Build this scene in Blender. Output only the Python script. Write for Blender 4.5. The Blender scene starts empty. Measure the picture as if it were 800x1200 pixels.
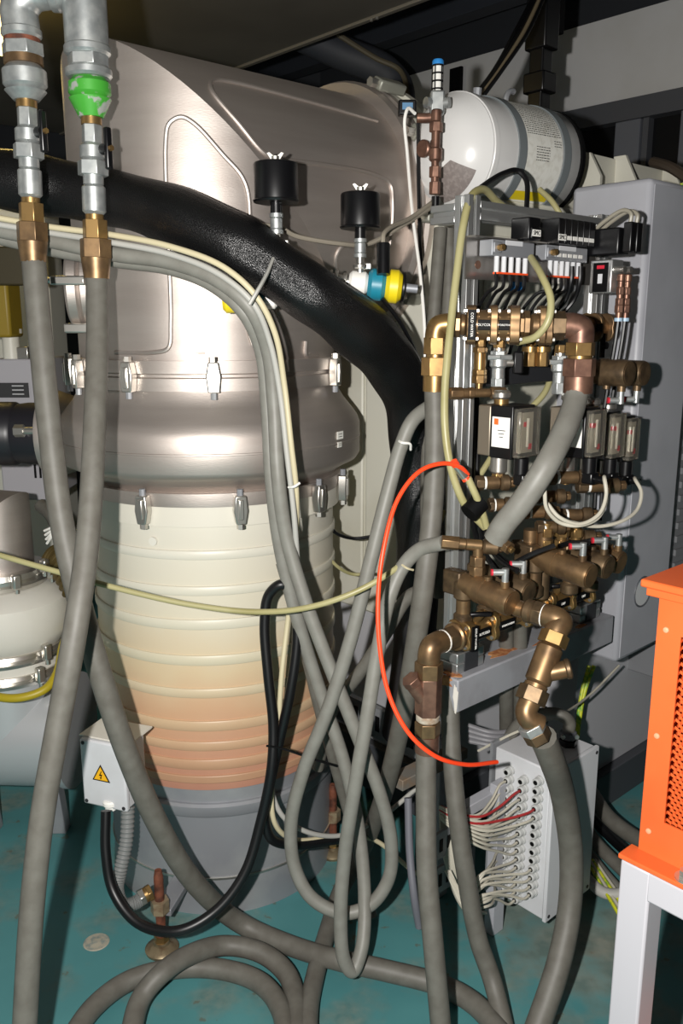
import bpy, math, random
from mathutils import Vector, Matrix
random.seed(7)
V = Vector
# ---------------------------------------------------------------- camera
scn = bpy.context.scene
CAMZ = 1.6
PITCH = math.radians(12.5)
FPX = 1000.0
cam_data = bpy.data.cameras.new('camera')
cam_data.sensor_fit = 'VERTICAL'; cam_data.sensor_height = 36.0; cam_data.lens = 36.0*FPX/1200.0
cam_data.clip_start = 0.02
cam = bpy.data.objects.new('camera', cam_data)
scn.collection.objects.link(cam)
cam.location = (0, 0, CAMZ); cam.rotation_euler = (math.pi/2-PITCH, 0, 0)
scn.camera = cam
# ---------------------------------------------------------------- world, lights, exposure
w = bpy.data.worlds.new('world'); scn.world = w; w.use_nodes = True
bgn = w.node_tree.nodes['Background']
bgn.inputs[0].default_value = (1.0, 0.86, 0.70, 1); bgn.inputs[1].default_value = 0.008
scn.view_settings.view_transform = 'Standard'; scn.view_settings.look = 'None'
scn.view_settings.gamma = 1.0; scn.view_settings.use_curve_mapping = False
scn.view_settings.exposure = 0.0
def lamp(name, kind, loc, power, col, size):
    d = bpy.data.lights.new(name, kind); d.energy = power; d.color = col
    if kind == 'AREA': d.size = size
    else: d.shadow_soft_size = size
    o = bpy.data.objects.new(name, d); scn.collection.objects.link(o); o.location = loc
    return o
lamp('camera_flash', 'POINT', (-0.17, 0.0, 1.63), 245, (1.0, 0.97, 0.93), 0.018)
# ---------------------------------------------------------------- geometry helpers
FW = V((0, math.cos(PITCH), -math.sin(PITCH))); UP = V((0, math.sin(PITCH), math.cos(PITCH))); RT = V((1, 0, 0))
CAM = V((0, 0, CAMZ))
def ray(px, py): return FW + RT*((px-400)/FPX) + UP*((600-py)/FPX)
def at(px, py, d): return CAM + ray(px, py)*d
def fl(px, py, h=0.0):
    r = ray(px, py); return CAM + r*((h-CAMZ)/r.z)
def zf(py, Y): return CAMZ - Y*math.tan(PITCH+math.atan((py-600)/FPX))
A0 = math.radians(42)
U = V((math.cos(A0), math.sin(A0), 0)); W = V((-math.sin(A0), math.cos(A0), 0)); N = -W; Z = V((0, 0, 1))
def plane_hit(px, py, p, n):
    r = ray(px, py); return CAM + r*((p-CAM).dot(n)/r.dot(n))
def smooth_pts(pts, sub=8):
    pts = [V(p) for p in pts]
    if len(pts) < 3: return pts
    P = [pts[0]*2-pts[1]] + pts + [pts[-1]*2-pts[-2]]
    out = []
    for i in range(1, len(P)-2):
        p0, p1, p2, p3 = P[i-1], P[i], P[i+1], P[i+2]
        t0 = 0; t1 = t0+max(1e-5, (p1-p0).length**.5); t2 = t1+max(1e-5, (p2-p1).length**.5); t3 = t2+max(1e-5, (p3-p2).length**.5)
        for k in range(sub):
            t = t1+(t2-t1)*k/sub
            a1 = p0*((t1-t)/(t1-t0))+p1*((t-t0)/(t1-t0)); a2 = p1*((t2-t)/(t2-t1))+p2*((t-t1)/(t2-t1)); a3 = p2*((t3-t)/(t3-t2))+p3*((t-t2)/(t3-t2))
            b1 = a1*((t2-t)/(t2-t0))+a2*((t-t0)/(t2-t0)); b2 = a2*((t3-t)/(t3-t1))+a3*((t-t1)/(t3-t1))
            out.append(b1*((t2-t)/(t2-t1))+b2*((t-t1)/(t2-t1)))
    out.append(pts[-1]); return out
def basis(ax, ref=None):
    ax = V(ax).normalized()
    r = V(ref) if ref is not None else (Z if abs(ax.z) < .9 else V((1, 0, 0)))
    x = (r-ax*r.dot(ax)).normalized(); return x, ax.cross(x), ax
WPOS = {}
ORD = ['first', 'second', 'third', 'fourth', 'fifth', 'sixth', 'seventh', 'eighth', 'ninth', 'tenth', 'eleventh', 'twelfth', 'thirteenth', 'fourteenth', 'fifteenth', 'sixteenth']
class MB:
    def __init__(s): s.v = []; s.f = []
    def add(s, vs, fs):
        o = len(s.v); s.v += [V(p) for p in vs]; s.f += [tuple(i+o for i in f) for f in fs]; return s
    def box(s, c, size, X=V((1,0,0)), Y=V((0,1,0)), ZZ=Z):
        c = V(c); a, b, d = X*(size[0]/2), Y*(size[1]/2), ZZ*(size[2]/2)
        vs = [c-a-b-d, c+a-b-d, c+a+b-d, c-a+b-d, c-a-b+d, c+a-b+d, c+a+b+d, c-a+b+d]
        fs = [(0,3,2,1), (4,5,6,7), (0,1,5,4), (1,2,6,5), (2,3,7,6), (3,0,4,7)]
        if X.cross(Y).dot(ZZ) < 0: fs = [f[::-1] for f in fs]
        return s.add(vs, fs)
    def lathe(s, p, ax, prof, n=24, ref=None, closed=True):
        p = V(p); x, y, a = basis(ax, ref); vs = []; fs = []
        for t, r in prof:
            for k in range(n):
                q = 2*math.pi*k/n; vs.append(p+a*t+(x*math.cos(q)+y*math.sin(q))*r)
        m = len(prof)
        for i in range(m-1):
            for k in range(n):
                k2 = (k+1) % n; fs.append((i*n+k, i*n+k2, (i+1)*n+k2, (i+1)*n+k))
        if closed:
            fs.append(tuple(range(n-1, -1, -1))); fs.append(tuple((m-1)*n+k for k in range(n)))
        return s.add(vs, fs)
    def cyl(s, p0, p1, r0, r1=None, n=20, ref=None):
        p0, p1 = V(p0), V(p1); d = p1-p0
        return s.lathe(p0, d, [(0, r0), (d.length, r0 if r1 is None else r1)], n, ref)
    def tube(s, pts, r, n=10, sub=8, ribs=None):
        P = smooth_pts(pts, sub) if sub > 1 else [V(p) for p in pts]
        t = (P[1]-P[0]).normalized(); x, y, _ = basis(t); vs = []; fs = []
        for i, p in enumerate(P):
            tn = (P[min(i+1, len(P)-1)]-P[max(i-1, 0)]).normalized()
            x = (x-tn*x.dot(tn)).normalized(); y = tn.cross(x)
            rr = r(i/(len(P)-1)) if callable(r) else r
            for k in range(n):
                q = 2*math.pi*k/n; vs.append(p+(x*math.cos(q)+y*math.sin(q))*rr)
        for i in range(len(P)-1):
            for k in range(n):
                k2 = (k+1) % n; fs.append((i*n+k, i*n+k2, (i+1)*n+k2, (i+1)*n+k))
        fs.append(tuple(range(n-1, -1, -1))); fs.append(tuple((len(P)-1)*n+k for k in range(n)))
        return s.add(vs, fs)
    def prism(s, poly, o, X, Y, D):
        o = V(o); m = len(poly); vs = [o+X*a+Y*b for a, b in poly]; vs += [p+D for p in vs]
        ar = sum(poly[i][0]*poly[(i+1) % m][1]-poly[(i+1) % m][0]*poly[i][1] for i in range(m))
        fs = [tuple(range(m-1, -1, -1)), tuple(range(m, 2*m))]+[(i, (i+1) % m, m+(i+1) % m, m+i) for i in range(m)]
        if (X.cross(Y).dot(D) > 0) != (ar > 0): fs = [f[::-1] for f in fs]
        return s.add(vs, fs)
    def torus(s, c, ax, R, r, n=40, m=8, a0=0, a1=2*math.pi, ref=None):
        x, y, a = basis(ax, ref); full = abs(a1-a0-2*math.pi) < 1e-6
        pts = [V(c)+(x*math.cos(q)+y*math.sin(q))*R for q in [a0+(a1-a0)*k/n for k in range(n+1)]]
        return s.tube(pts, r, m, 1)
def finish(o, me, bevel, angle, mat):
    me.validate(); me.update()
    for p in me.polygons: p.use_smooth = True
    me.set_sharp_from_angle(angle=math.radians(angle))
    if mat is not None: me.materials.append(mat)
    if bevel:
        b = o.modifiers.new('bevel', 'BEVEL'); b.width = bevel; b.segments = 2; b.limit_method = 'ANGLE'; b.angle_limit = math.radians(40)
def build(mb, name, mat, parent=None, bevel=0, angle=35):
    me = bpy.data.meshes.new(name)
    lo = V((min(p.x for p in mb.v), min(p.y for p in mb.v), min(p.z for p in mb.v))); hi = V((max(p.x for p in mb.v), max(p.y for p in mb.v), max(p.z for p in mb.v)))
    c = (lo+hi)/2
    if parent is None: c.z = lo.z
    me.from_pydata([p-c for p in mb.v], [], mb.f)
    o = bpy.data.objects.new(name, me); scn.collection.objects.link(o)
    finish(o, me, bevel, angle, mat)
    WPOS[o.name] = c
    if parent is not None:
        o.parent = parent; o.location = c-WPOS[parent.name]
    else: o.location = c
    return o
def tag(o, label=None, cat=None, group=None, kind=None):
    if label: o['label'] = label
    if cat: o['category'] = cat
    if group: o['group'] = group
    if kind: o['kind'] = kind
    return o
def thing(name, label, cat, loc, group=None):
    o = bpy.data.objects.new(name, None); scn.collection.objects.link(o); o.location = loc; o.empty_display_size = .05
    WPOS[o.name] = V(loc); return tag(o, label, cat, group)
def chain(parent, p, ax, segs, n=20, ref=None):
    """straight run of fittings: (name, length, radius, kind, material[, radius2]); c round, h hexagon"""
    p = V(p); ax = V(ax).normalized(); objs = []
    for sg in segs:
        nm, L, r, k, m = sg[:5]; r2 = sg[5] if len(sg) > 5 else r
        q = p+ax*L; b = MB()
        if k == 'h': b.cyl(p, q, r, r2, 6, ref)
        elif k == 'r':
            e = min(L*.25, r*.25); b.lathe(p, ax, [(0, r-e), (e, r), (L-e, r), (L, r-e)], n)
        else: b.cyl(p, q, r, r2, n)
        objs.append(build(b, nm, m, parent, .0012 if k == 'h' else 0)); p = q
    return p, objs
def text(s, size, o, X, Y, mat, parent, name='lettering', depth=.0006):
    cu = bpy.data.curves.new('t', 'FONT'); cu.body = s; cu.size = size; cu.align_x = 'CENTER'; cu.align_y = 'CENTER'; cu.extrude = depth/2
    tmp = bpy.data.objects.new('t', cu); scn.collection.objects.link(tmp)
    bpy.context.view_layer.update()
    me = bpy.data.meshes.new_from_object(tmp.evaluated_get(bpy.context.evaluated_depsgraph_get()))
    bpy.data.objects.remove(tmp); bpy.data.curves.remove(cu)
    X = V(X).normalized(); Y = V(Y); Y = (Y-X*Y.dot(X)).normalized(); D = X.cross(Y)
    b = MB(); b.add([X*v.co.x+Y*v.co.y+D*v.co.z+V(o) for v in me.vertices], [tuple(p.vertices) for p in me.polygons])
    bpy.data.meshes.remove(me)
    return build(b, name, mat, parent)
# ---------------------------------------------------------------- materials
def lin(h):
    h = h.lstrip('#'); c = [int(h[i:i+2], 16)/255 for i in (0, 2, 4)]
    return tuple((x/12.92 if x <= .04045 else ((x+.055)/1.055)**2.4) for x in c)+(1,)
def mk(name, col, rough=.5, metal=0, col2=None, scale=8, lo=.45, hi=.65, bump=0, bscale=80, stretch=None, spec=None, detail=6, coat=0):
    m = bpy.data.materials.new(name); m.use_nodes = True; nt = m.node_tree; b = nt.nodes['Principled BSDF']
    b.inputs['Base Color'].default_value = lin(col); b.inputs['Roughness'].default_value = rough; b.inputs['Metallic'].default_value = metal
    if spec is not None: b.inputs['Specular IOR Level'].default_value = spec
    if coat: b.inputs['Coat Weight'].default_value = coat
    geo = nt.nodes.new('ShaderNodeNewGeometry'); src = geo.outputs['Position']
    if stretch:
        mp = nt.nodes.new('ShaderNodeMapping'); mp.inputs['Scale'].default_value = stretch; nt.links.new(src, mp.inputs[0]); src = mp.outputs[0]
    if col2:
        nz = nt.nodes.new('ShaderNodeTexNoise'); nz.inputs['Scale'].default_value = scale; nz.inputs['Detail'].default_value = detail; nt.links.new(src, nz.inputs['Vector'])
        rp = nt.nodes.new('ShaderNodeValToRGB'); rp.color_ramp.elements[0].position = lo; rp.color_ramp.elements[1].position = hi
        rp.color_ramp.elements[0].color = lin(col); rp.color_ramp.elements[1].color = lin(col2)
        nt.links.new(nz.outputs['Fac'], rp.inputs[0]); nt.links.new(rp.outputs[0], b.inputs['Base Color'])
    if bump:
        n2 = nt.nodes.new('ShaderNodeTexNoise'); n2.inputs['Scale'].default_value = bscale; n2.inputs['Detail'].default_value = 3; nt.links.new(src, n2.inputs['Vector'])
        bp = nt.nodes.new('ShaderNodeBump'); bp.inputs['Strength'].default_value = bump; bp.inputs['Distance'].default_value = .002
        nt.links.new(n2.outputs['Fac'], bp.inputs['Height']); nt.links.new(bp.outputs[0], b.inputs['Normal'])
    return m
STEEL = mk('brushed_stainless', '#b8aea7', .5, .88, '#c4bbb4', 3, .3, .7, .12, 90, (1, 1, 9))
STEEL2 = mk('bright_steel', '#c9c6bf', .3, .9)
STEELD = mk('dull_steel', '#94969b', .5, .4, '#a2a4a6', 6)
CREAM = mk('cream_enamel', '#d6d3c9', .45, 0, '#cdcabd', 5)
CREAMP = mk('cream_panel', '#cfcdc0', .5, 0, '#c6c3b4', 3)
GREYP = mk('grey_enamel', '#abacb2', .42, 0, '#a2a3a9', 4)
GREYD = mk('dark_grey_enamel', '#55575c', .5, 0)
LGREY = mk('light_grey_box', '#cdced1', .5, 0, '#c2c2c4', 6)
HOSE = mk('grey_rubber', '#7d7c75', .5, 0, '#74726b', 30, .4, .7)
HOSED = mk('dusty_rubber', '#65635c', .55, 0, '#5a5750', 30, .35, .65)
CONDUIT = mk('light_conduit', '#a9a8a2', .5)
IVORY = mk('ivory_cable', '#c2b898', .5)
BLACK = mk('black_rubber', '#0b0b0d', .4)
BLACKP = mk('black_plastic', '#0c0c0e', .32)
BLACKM = mk('black_matte', '#0a0a0b', .6, spec=.15)
OLIVE = mk('yellowed_tube', '#a39d72', .4, 0, '#938c5e', 10)
ORANGET = mk('orange_tube', '#ff4a22', .4)
ORANGE = mk('orange_enamel', '#c8592a', .38, 0, '#c25224', 5)
WHITEP = mk('white_enamel', '#a8a6ab', .4)
TANKW = mk('white_tank', '#dcdbd9', .25)
BRONZE = mk('bronze', '#8f7352', .4, .75, '#6b5640', 30, .4, .7)
BRONZED = mk('dark_bronze', '#735f47', .45, .7, '#524434', 40, .4, .7)
BRASS = mk('brass', '#a08152', .36, .8, '#7d6242', 30, .45, .75)
COPPER = mk('copper', '#8c6a59', .42, .7, '#6c4f44', 40, .4, .7)
GALV = mk('galvanised', '#a9adad', .42, .75, '#c3c6c4', 40, .4, .65)
ALU = mk('aluminium', '#c6c7c6', .34, .85)
ALUD = mk('slot_dark', '#3c3d40', .5, .4)
GREENP = mk('green_paint', '#419a33', .45, .1, '#9a9d97', 38, .55, .62)
TEAL = mk('teal_enamel', '#1f7f96', .4)
YELLOW = mk('yellow_enamel', '#e8cf1e', .4)
WHITE = mk('white_plastic', '#eceae4', .45)
INK = mk('ink', '#2a2a2c', .6)
PAPER = mk('paper', '#e6e5dd', .7, 0, '#d8d6cc', 60)
REDP = mk('red_plastic', '#c8283a', .4)
BLUEP = mk('blue_plastic', '#2f86cf', .4)
RUST = mk('rusty_steel', '#7d4a36', .75, .3, '#4f2f24', 40)
STRAP = mk('grey_strap', '#6f7577', .55)
GLASSD = mk('window_glass', '#17181a', .35, spec=.15)
WIRE = mk('grey_beige_cable', '#b9b4a5', .5)
YGW = mk('yellow_green_wire', '#c9cc2c', .45, 0, '#4d9a34', 60)
def nodes(name):
    m = bpy.data.materials.new(name); m.use_nodes = True; return m, m.node_tree, m.node_tree.nodes['Principled BSDF']
def ramp(nt, stops, src):
    r = nt.nodes.new('ShaderNodeValToRGB'); e = r.color_ramp.elements
    while len(e) < len(stops): e.new(.5)
    for k, (p, c) in enumerate(stops): e[k].position = p; e[k].color = lin(c)
    nt.links.new(src, r.inputs[0]); return r.outputs[0]
def mixc(nt, fac, a, b):
    m = nt.nodes.new('ShaderNodeMix'); m.data_type = 'RGBA'
    for s, i in ((fac, 0), (a, 6), (b, 7)): nt.links.new(s, m.inputs[i])
    return m.outputs[2]
# painted floor with stains
FLOOR, nt, b = nodes('teal_floor_paint')
g = nt.nodes.new('ShaderNodeNewGeometry')
def noise(nt, src, sc, det=6):
    n = nt.nodes.new('ShaderNodeTexNoise'); n.inputs['Scale'].default_value = sc; n.inputs['Detail'].default_value = det; nt.links.new(src, n.inputs['Vector']); return n.outputs['Fac']
c1 = ramp(nt, [(.3, '#457b7e'), (.7, '#508a8c')], noise(nt, g.outputs['Position'], 3))
st = ramp(nt, [(.50, '#000000'), (.66, '#c0c0c0')], noise(nt, g.outputs['Position'], 5.5, 9))
sp = ramp(nt, [(.66, '#000000'), (.70, '#cfcfcf')], noise(nt, g.outputs['Position'], 22, 4))
dirt = ramp(nt, [(.3, '#56625a'), (.7, '#8a8270')], noise(nt, g.outputs['Position'], 40))
dk = nt.nodes.new('ShaderNodeRGB'); dk.outputs[0].default_value = lin('#5d5a48')
cc = mixc(nt, st, c1, dirt); cc = mixc(nt, sp, cc, dk.outputs[0])
# worn dusty corner beneath the terminal box
dist = nt.nodes.new('ShaderNodeVectorMath'); dist.operation = 'DISTANCE'; nt.links.new(g.outputs['Position'], dist.inputs[0]); q = fl(670, 1090); dist.inputs[1].default_value = q
ad = nt.nodes.new('ShaderNodeMath'); ad.operation = 'MULTIPLY_ADD'; nt.links.new(noise(nt, g.outputs['Position'], 9), ad.inputs[0]); ad.inputs[1].default_value = .9; nt.links.new(dist.outputs['Value'], ad.inputs[2])
wear = ramp(nt, [(.55, '#c8c8c8'), (.78, '#000000')], ad.outputs[0])
dust = ramp(nt, [(.35, '#6f6a5c'), (.65, '#9a9384')], noise(nt, g.outputs['Position'], 18))
cc = mixc(nt, wear, cc, dust)
nt.links.new(cc, b.inputs['Base Color']); b.inputs['Roughness'].default_value = .5
# enamel column, baked tan towards its hot foot
def column_mat(name, stops):
    m, nt, b = nodes(name); g = nt.nodes.new('ShaderNodeNewGeometry'); s = nt.nodes.new('ShaderNodeSeparateXYZ'); nt.links.new(g.outputs['Position'], s.inputs[0])
    nz = noise(nt, g.outputs['Position'], 6, 3); a = nt.nodes.new('ShaderNodeMath'); a.operation = 'MULTIPLY_ADD'; nt.links.new(nz, a.inputs[0]); a.inputs[1].default_value = .12; nt.links.new(s.outputs['Z'], a.inputs[2])
    mr = nt.nodes.new('ShaderNodeMapRange'); nt.links.new(a.outputs[0], mr.inputs[0]); mr.inputs[1].default_value = .42; mr.inputs[2].default_value = 1.2
    nt.links.new(ramp(nt, stops, mr.outputs[0]), b.inputs['Base Color']); b.inputs['Roughness'].default_value = .42
    return m
COLM = column_mat('baked_enamel', [(0, '#a87664'), (.14, '#c09074'), (.30, '#c9a280'), (.46, '#cfba98'), (.66, '#cfc7b2'), (.95, '#cecabd')])
RINGM = column_mat('ring_enamel', [(0, '#a87d62'), (.14, '#be9878'), (.30, '#c8ae8c'), (.46, '#cbc1a6'), (.66, '#cfcab8'), (.95, '#cfccc0')])
# woven black sleeve
SLEEVE, nt, b = nodes('woven_black_sleeve')
tc = nt.nodes.new('ShaderNodeNewGeometry'); b.inputs['Base Color'].default_value = lin('#0c0c0d'); b.inputs['Roughness'].default_value = .3
vo = nt.nodes.new('ShaderNodeTexVoronoi'); vo.inputs['Scale'].default_value = 420; nt.links.new(tc.outputs['Position'], vo.inputs['Vector'])
bp = nt.nodes.new('ShaderNodeBump'); bp.inputs['Strength'].default_value = .45; bp.inputs['Distance'].default_value = .002; nt.links.new(vo.outputs['Distance'], bp.inputs['Height']); nt.links.new(bp.outputs[0], b.inputs['Normal'])
# clear plastic
CLEAR, nt, b = nodes('clear_plastic'); b.inputs['Base Color'].default_value = lin('#d8d2c4'); b.inputs['Roughness'].default_value = .12; b.inputs['Transmission Weight'].default_value = .92; b.inputs['IOR'].default_value = 1.3
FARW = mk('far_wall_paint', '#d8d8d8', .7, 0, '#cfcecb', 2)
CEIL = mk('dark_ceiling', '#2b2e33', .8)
CANOPY = mk('canopy_sheet', '#5d5a54', .6, .2, '#67645d', 2)
# ================================================================ the setting
def struct(mb, name, mat, bevel=0): return tag(build(mb, name, mat, None, bevel), kind='structure')
struct(MB().box((0, 2.5, -.05), (9, 9, .1)), 'floor', FLOOR)
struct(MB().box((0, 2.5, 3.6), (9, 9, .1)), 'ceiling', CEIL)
# right-hand back wall with its window band, running along W
wp = at(640, 80, 4.6); wp.z = 0
wn = -U
def onwall(px, py, off=0): return plane_hit(px, py, wp+wn*off, wn)
zt = onwall(640, 42).z; zb_ = onwall(640, 137).z
def wallbox(t0, t1, z0, z1, off, th): return MB().box(wp+W*((t0+t1)/2)+U*(th/2-off)+Z*((z0+z1)/2), (th, t1-t0, z1-z0), U, W)
wall = struct(wallbox(-2.6, 2.6, zb_, zt, 0, .12), 'wall_right', FARW)
struct(wallbox(-2.6, 2.6, 0, 1.2, 0, .12), 'wall_right_lower', FARW)
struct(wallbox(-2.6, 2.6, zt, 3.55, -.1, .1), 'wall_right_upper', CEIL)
tr = struct(wallbox(-2.6, 2.6, zb_-.1, zb_, .03, .1), 'trim_1', GREYD)
win = tag(build(wallbox(-2.6, 2.6, 1.2, zb_-.1, -.05, .02), 'window_1', GLASSD), kind='structure')
for px in (598, 735, 812):
    q = onwall(px, 180); t = (q-wp).dot(W)
    build(wallbox(t-.07, t+.07, 1.2, zb_-.1, .02, .09), 'window_frame', mk('mullion_grey', '#6d7077', .5), win, .006)
    build(wallbox(t-.105, t-.075, 1.2, zb_-.1, .0, .06), 'window_frame', GREYD, win)
# roof beams in the dark
for k in range(5):
    c = V((.2, 3.6, 3.36))+U*(k*.75-.9)
    struct(MB().box(c, (.12, 5.5, .3), U, W), 'trim_2' if k == 0 else 'trim_2', mk('roof_beam', '#30343c', .7), .004)
# far left wall and low partition
struct(MB().box((-2.9, 3.6, 1.8), (.1, 6, 3.6)), 'wall_left', FARW)
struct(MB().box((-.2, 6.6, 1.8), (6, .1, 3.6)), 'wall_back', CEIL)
# overhead canopy sheet, edge along W
e0 = fl(370, 43, 2.72)
cp = thing('overhead_canopy', 'dark grey overhead canopy sheet hanging above the steel vessel', 'canopy', e0)
build(MB().box(e0-U*1.1+W*0.3+Z*.02, (2.2, 4.2, .04), U, W), 'sheet', CANOPY, cp)
build(MB().box(e0+W*.3+Z*.02+U*.012, (.024, 4.2, .06), U, W), 'edge_lip', mk('lip_metal', '#77736a', .5, .3), cp, .003)
for k in range(2): build(MB().cyl(e0+W*(-.35+.03*k)+Z*-.01, e0+W*(-.35+.03*k)+Z*-.02, .006, n=8), 'screw', STEEL2, cp)
# machine body: F1 face normal -U, F2 face normal N
MC = V((.257, 2.445, 0))+N*.13
def mbox(a0, a1, b0, b1, z0, z1):  # a along U from corner, b along W
    return MB().box(MC+U*((a0+a1)/2)+W*((b0+b1)/2)+Z*((z0+z1)/2), (a1-a0, b1-b0, z1-z0), U, W)
zlow = zf(705, 2.75)
body = thing('machine_housing', 'large cream machine housing behind the steel vessel and pipe stand', 'machine', MC+U*.8+W*.6)
build(mbox(0, 2.0, 0, 1.3, zlow, 1.93), 'housing_body', CREAMP, body, .01)
for t0, t1 in ((.03, .39), (.405, .75)):   # sheet panels on the face towards the vessel
    build(MB().box(MC-U*.006+W*((t0+t1)/2)+Z*((zlow+1.5)/2), (.012, t1-t0, 1.5-zlow-.02), U, W), 'side_panel', CREAMP, body, .005)
for a0, a1 in ((.05, .5), (.52, 1.0), (1.02, 1.9)):
    build(MB().box(MC+N*.006+U*((a0+a1)/2)+Z*((zlow+1.86)/2), (a1-a0, .012, 1.86-zlow-.06), U, N), 'front_panel', CREAMP, body, .006)
HG = mk('housing_grey', '#b4b4b8', .5)
build(mbox(.03, .4, .03, 1.27, .22, zlow), 'lower_body', HG, body, .004)
build(mbox(.4, 1.98, -.15, 1.27, .13, zlow), 'lower_body', HG, body, .004)
build(mbox(.0, .4, 0.0, 1.27, .05, .22), 'plinth', mk('plinth_dark', '#43454a', .6), body, .004)
build(mbox(.4, 2.0, -.18, 1.27, .0, .13), 'plinth', bpy.data.materials['plinth_dark'], body, .004)
for a, h in ((.36, .10), (.56, .11), (.86, .11), (1.1, .11)):   # upright ribs along the top edge
    build(MB().prism([(-.06, 0), (.02, 0), (.02, h*1.7), (-.02, h*1.7), (-.06, h)], MC+U*(a+.2)+W*.04+Z*1.93, W, Z, U*.012), 'top_rib', CREAMP, body)
build(MB().box(MC+U*1.18+W*.06+Z*2.02, (1.5, .014, .18), U, W), 'top_panel', CREAMP, body, .004)
# ================================================================ steel vessel
VC = V((-.365, 2.40, 0)); RV = .345
ves = thing('vacuum_vessel', 'tall brushed steel and cream ribbed vacuum vessel with elbow top', 'vessel', VC)
ZH = 1.90; ZB = 1.505
def mitre(C, r, z_end, zh, d, L, sg=1, n=72):
    """vertical shell up to the mitre plane plus horizontal shell leaving along d"""
    s = d.cross(Z); a = MB(); h = MB(); vs = []; fs = []
    for j in range(9):
        for k in range(n):
            q = 2*math.pi*k/n; off = d*math.cos(q)*r+s*math.sin(q)*r; zt = zh-sg*math.cos(q)*r
            vs.append(V((C.x, C.y, 0))+off+Z*(z_end+(zt-z_end)*j/8))
    for j in range(8):
        for k in range(n): fs.append((j*n+k, j*n+(k+1) % n, (j+1)*n+(k+1) % n, (j+1)*n+k))
    a.add(vs, fs); vs = []; fs = []
    for j in range(9):
        for k in range(n):
            q = 2*math.pi*k/n; t0 = -sg*math.cos(q)*r
            vs.append(V((C.x, C.y, zh))+Z*math.cos(q)*r+s*math.sin(q)*r+d*(t0+(L-t0)*j/8))
    for j in range(8):
        for k in range(n): fs.append((j*n+k, j*n+(k+1) % n, (j+1)*n+(k+1) % n, (j+1)*n+k))
    h.add(vs, fs); return a, h
LH = .46
a, h = mitre(VC, RV, ZB, ZH, U, LH)
build(a, 'upright_shell', STEEL, ves, 0, 30); build(h, 'side_shell', STEEL, ves, 0, 30)
ec = VC+Z*ZH+U*LH
build(MB().lathe(ec, U, [(-.028, RV), (-.028, .375), (-.012, .382), (-.006, .370), (.006, .370), (.012, .382), (.03, .382), (.03, .3)], 72, closed=False), 'end_flange', STEEL, ves)
# cream gate plate between flange and machine housing
gate = thing('gate_plate', 'round cream gate plate between vessel end flange and machine housing', 'plate', ec+U*.06-Z*.4)
build(MB().lathe(ec+U*.031, U, [(0, .372), (.02, .378), (.045, .378), (.05, .390), (.08, .390), (.085, .38), (.14, .375)], 72), 'plate', CREAMP, gate)
def prof(p): return [(z, r) for z, r in p]
build(MB().lathe(VC, Z, [(1.440, .34), (1.440, .363), (1.470, .363), (1.473, .357), (1.479, .357), (1.482, .363), (1.512, .363), (1.512, .34)], 96, closed=False), 'upper_flange', STEEL, ves)
build(MB().lathe(VC, Z, [(1.19, .345), (1.205, .352), (1.225, .385), (1.236, .408), (1.25, .416), (1.33, .416), (1.348, .410), (1.366, .398), (1.40, .37), (1.42, .358), (1.44, .352)], 96, closed=False), 'bulged_collar', STEEL, ves)
build(MB().lathe(VC, Z, [(1.292, .416), (1.293, .4175), (1.297, .4175), (1.298, .416)], 96, closed=False), 'weld_seam', STEEL, ves)
build(MB().lathe(VC, Z, [(1.158, .34), (1.158, .36), (1.172, .362), (1.192, .362), (1.192, .34)], 96, closed=False), 'lower_flange', STEEL, ves)
RC = .340
zc_top = 1.158; zc_bot = zf(926, 2.06)
build(MB().lathe(VC, Z, [(zc_bot, RC-.012), (zc_bot, RC), (zc_top-.05, RC), (zc_top-.05, RC+.018), (zc_top, RC+.018), (zc_top, RC)], 96, closed=False), 'enamel_column', COLM, ves)
for y0, y1 in ((646, 657), (688, 699), (727, 739), (769, 781), (808, 819), (846, 858), (870, 881), (891, 903), (910, 919)):
    z1, z0 = zf(y0, 2.055), zf(y1, 2.055); hh = z1-z0
    build(MB().lathe(VC, Z, [(z0, RC), (z0+hh*.03, RC+.004), (z0+hh*.12, RC+.0055), (z1-hh*.12, RC+.0055), (z1-hh*.03, RC+.004), (z1, RC)], 96, closed=False), 'cooling_ring', RINGM, ves)
RB = .334
zr1, zr0 = zf(943, 2.06), zf(958, 2.06)
build(MB().lathe(VC, Z, [(0.0, RB), (zr0, RB)], 96), 'base_drum', STEELD, ves)
build(MB().lathe(VC, Z, [(zr0, RB), (zr0, RB+.008), (zr0+.008, RB+.013), (zr1-.006, RB+.013), (zr1, RB+.006), (zr1, RB-.002), (zc_bot, RB-.002)], 96, closed=False), 'base_ring', STEELD, ves)
zs = zf(1030, 2.066)
build(MB().lathe(VC, Z, [(zs-.004, RB), (zs-.003, RB+.003), (zs+.003, RB+.003), (zs+.004, RB)], 96, closed=False), 'base_seam', STEEL2, ves)
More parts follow.
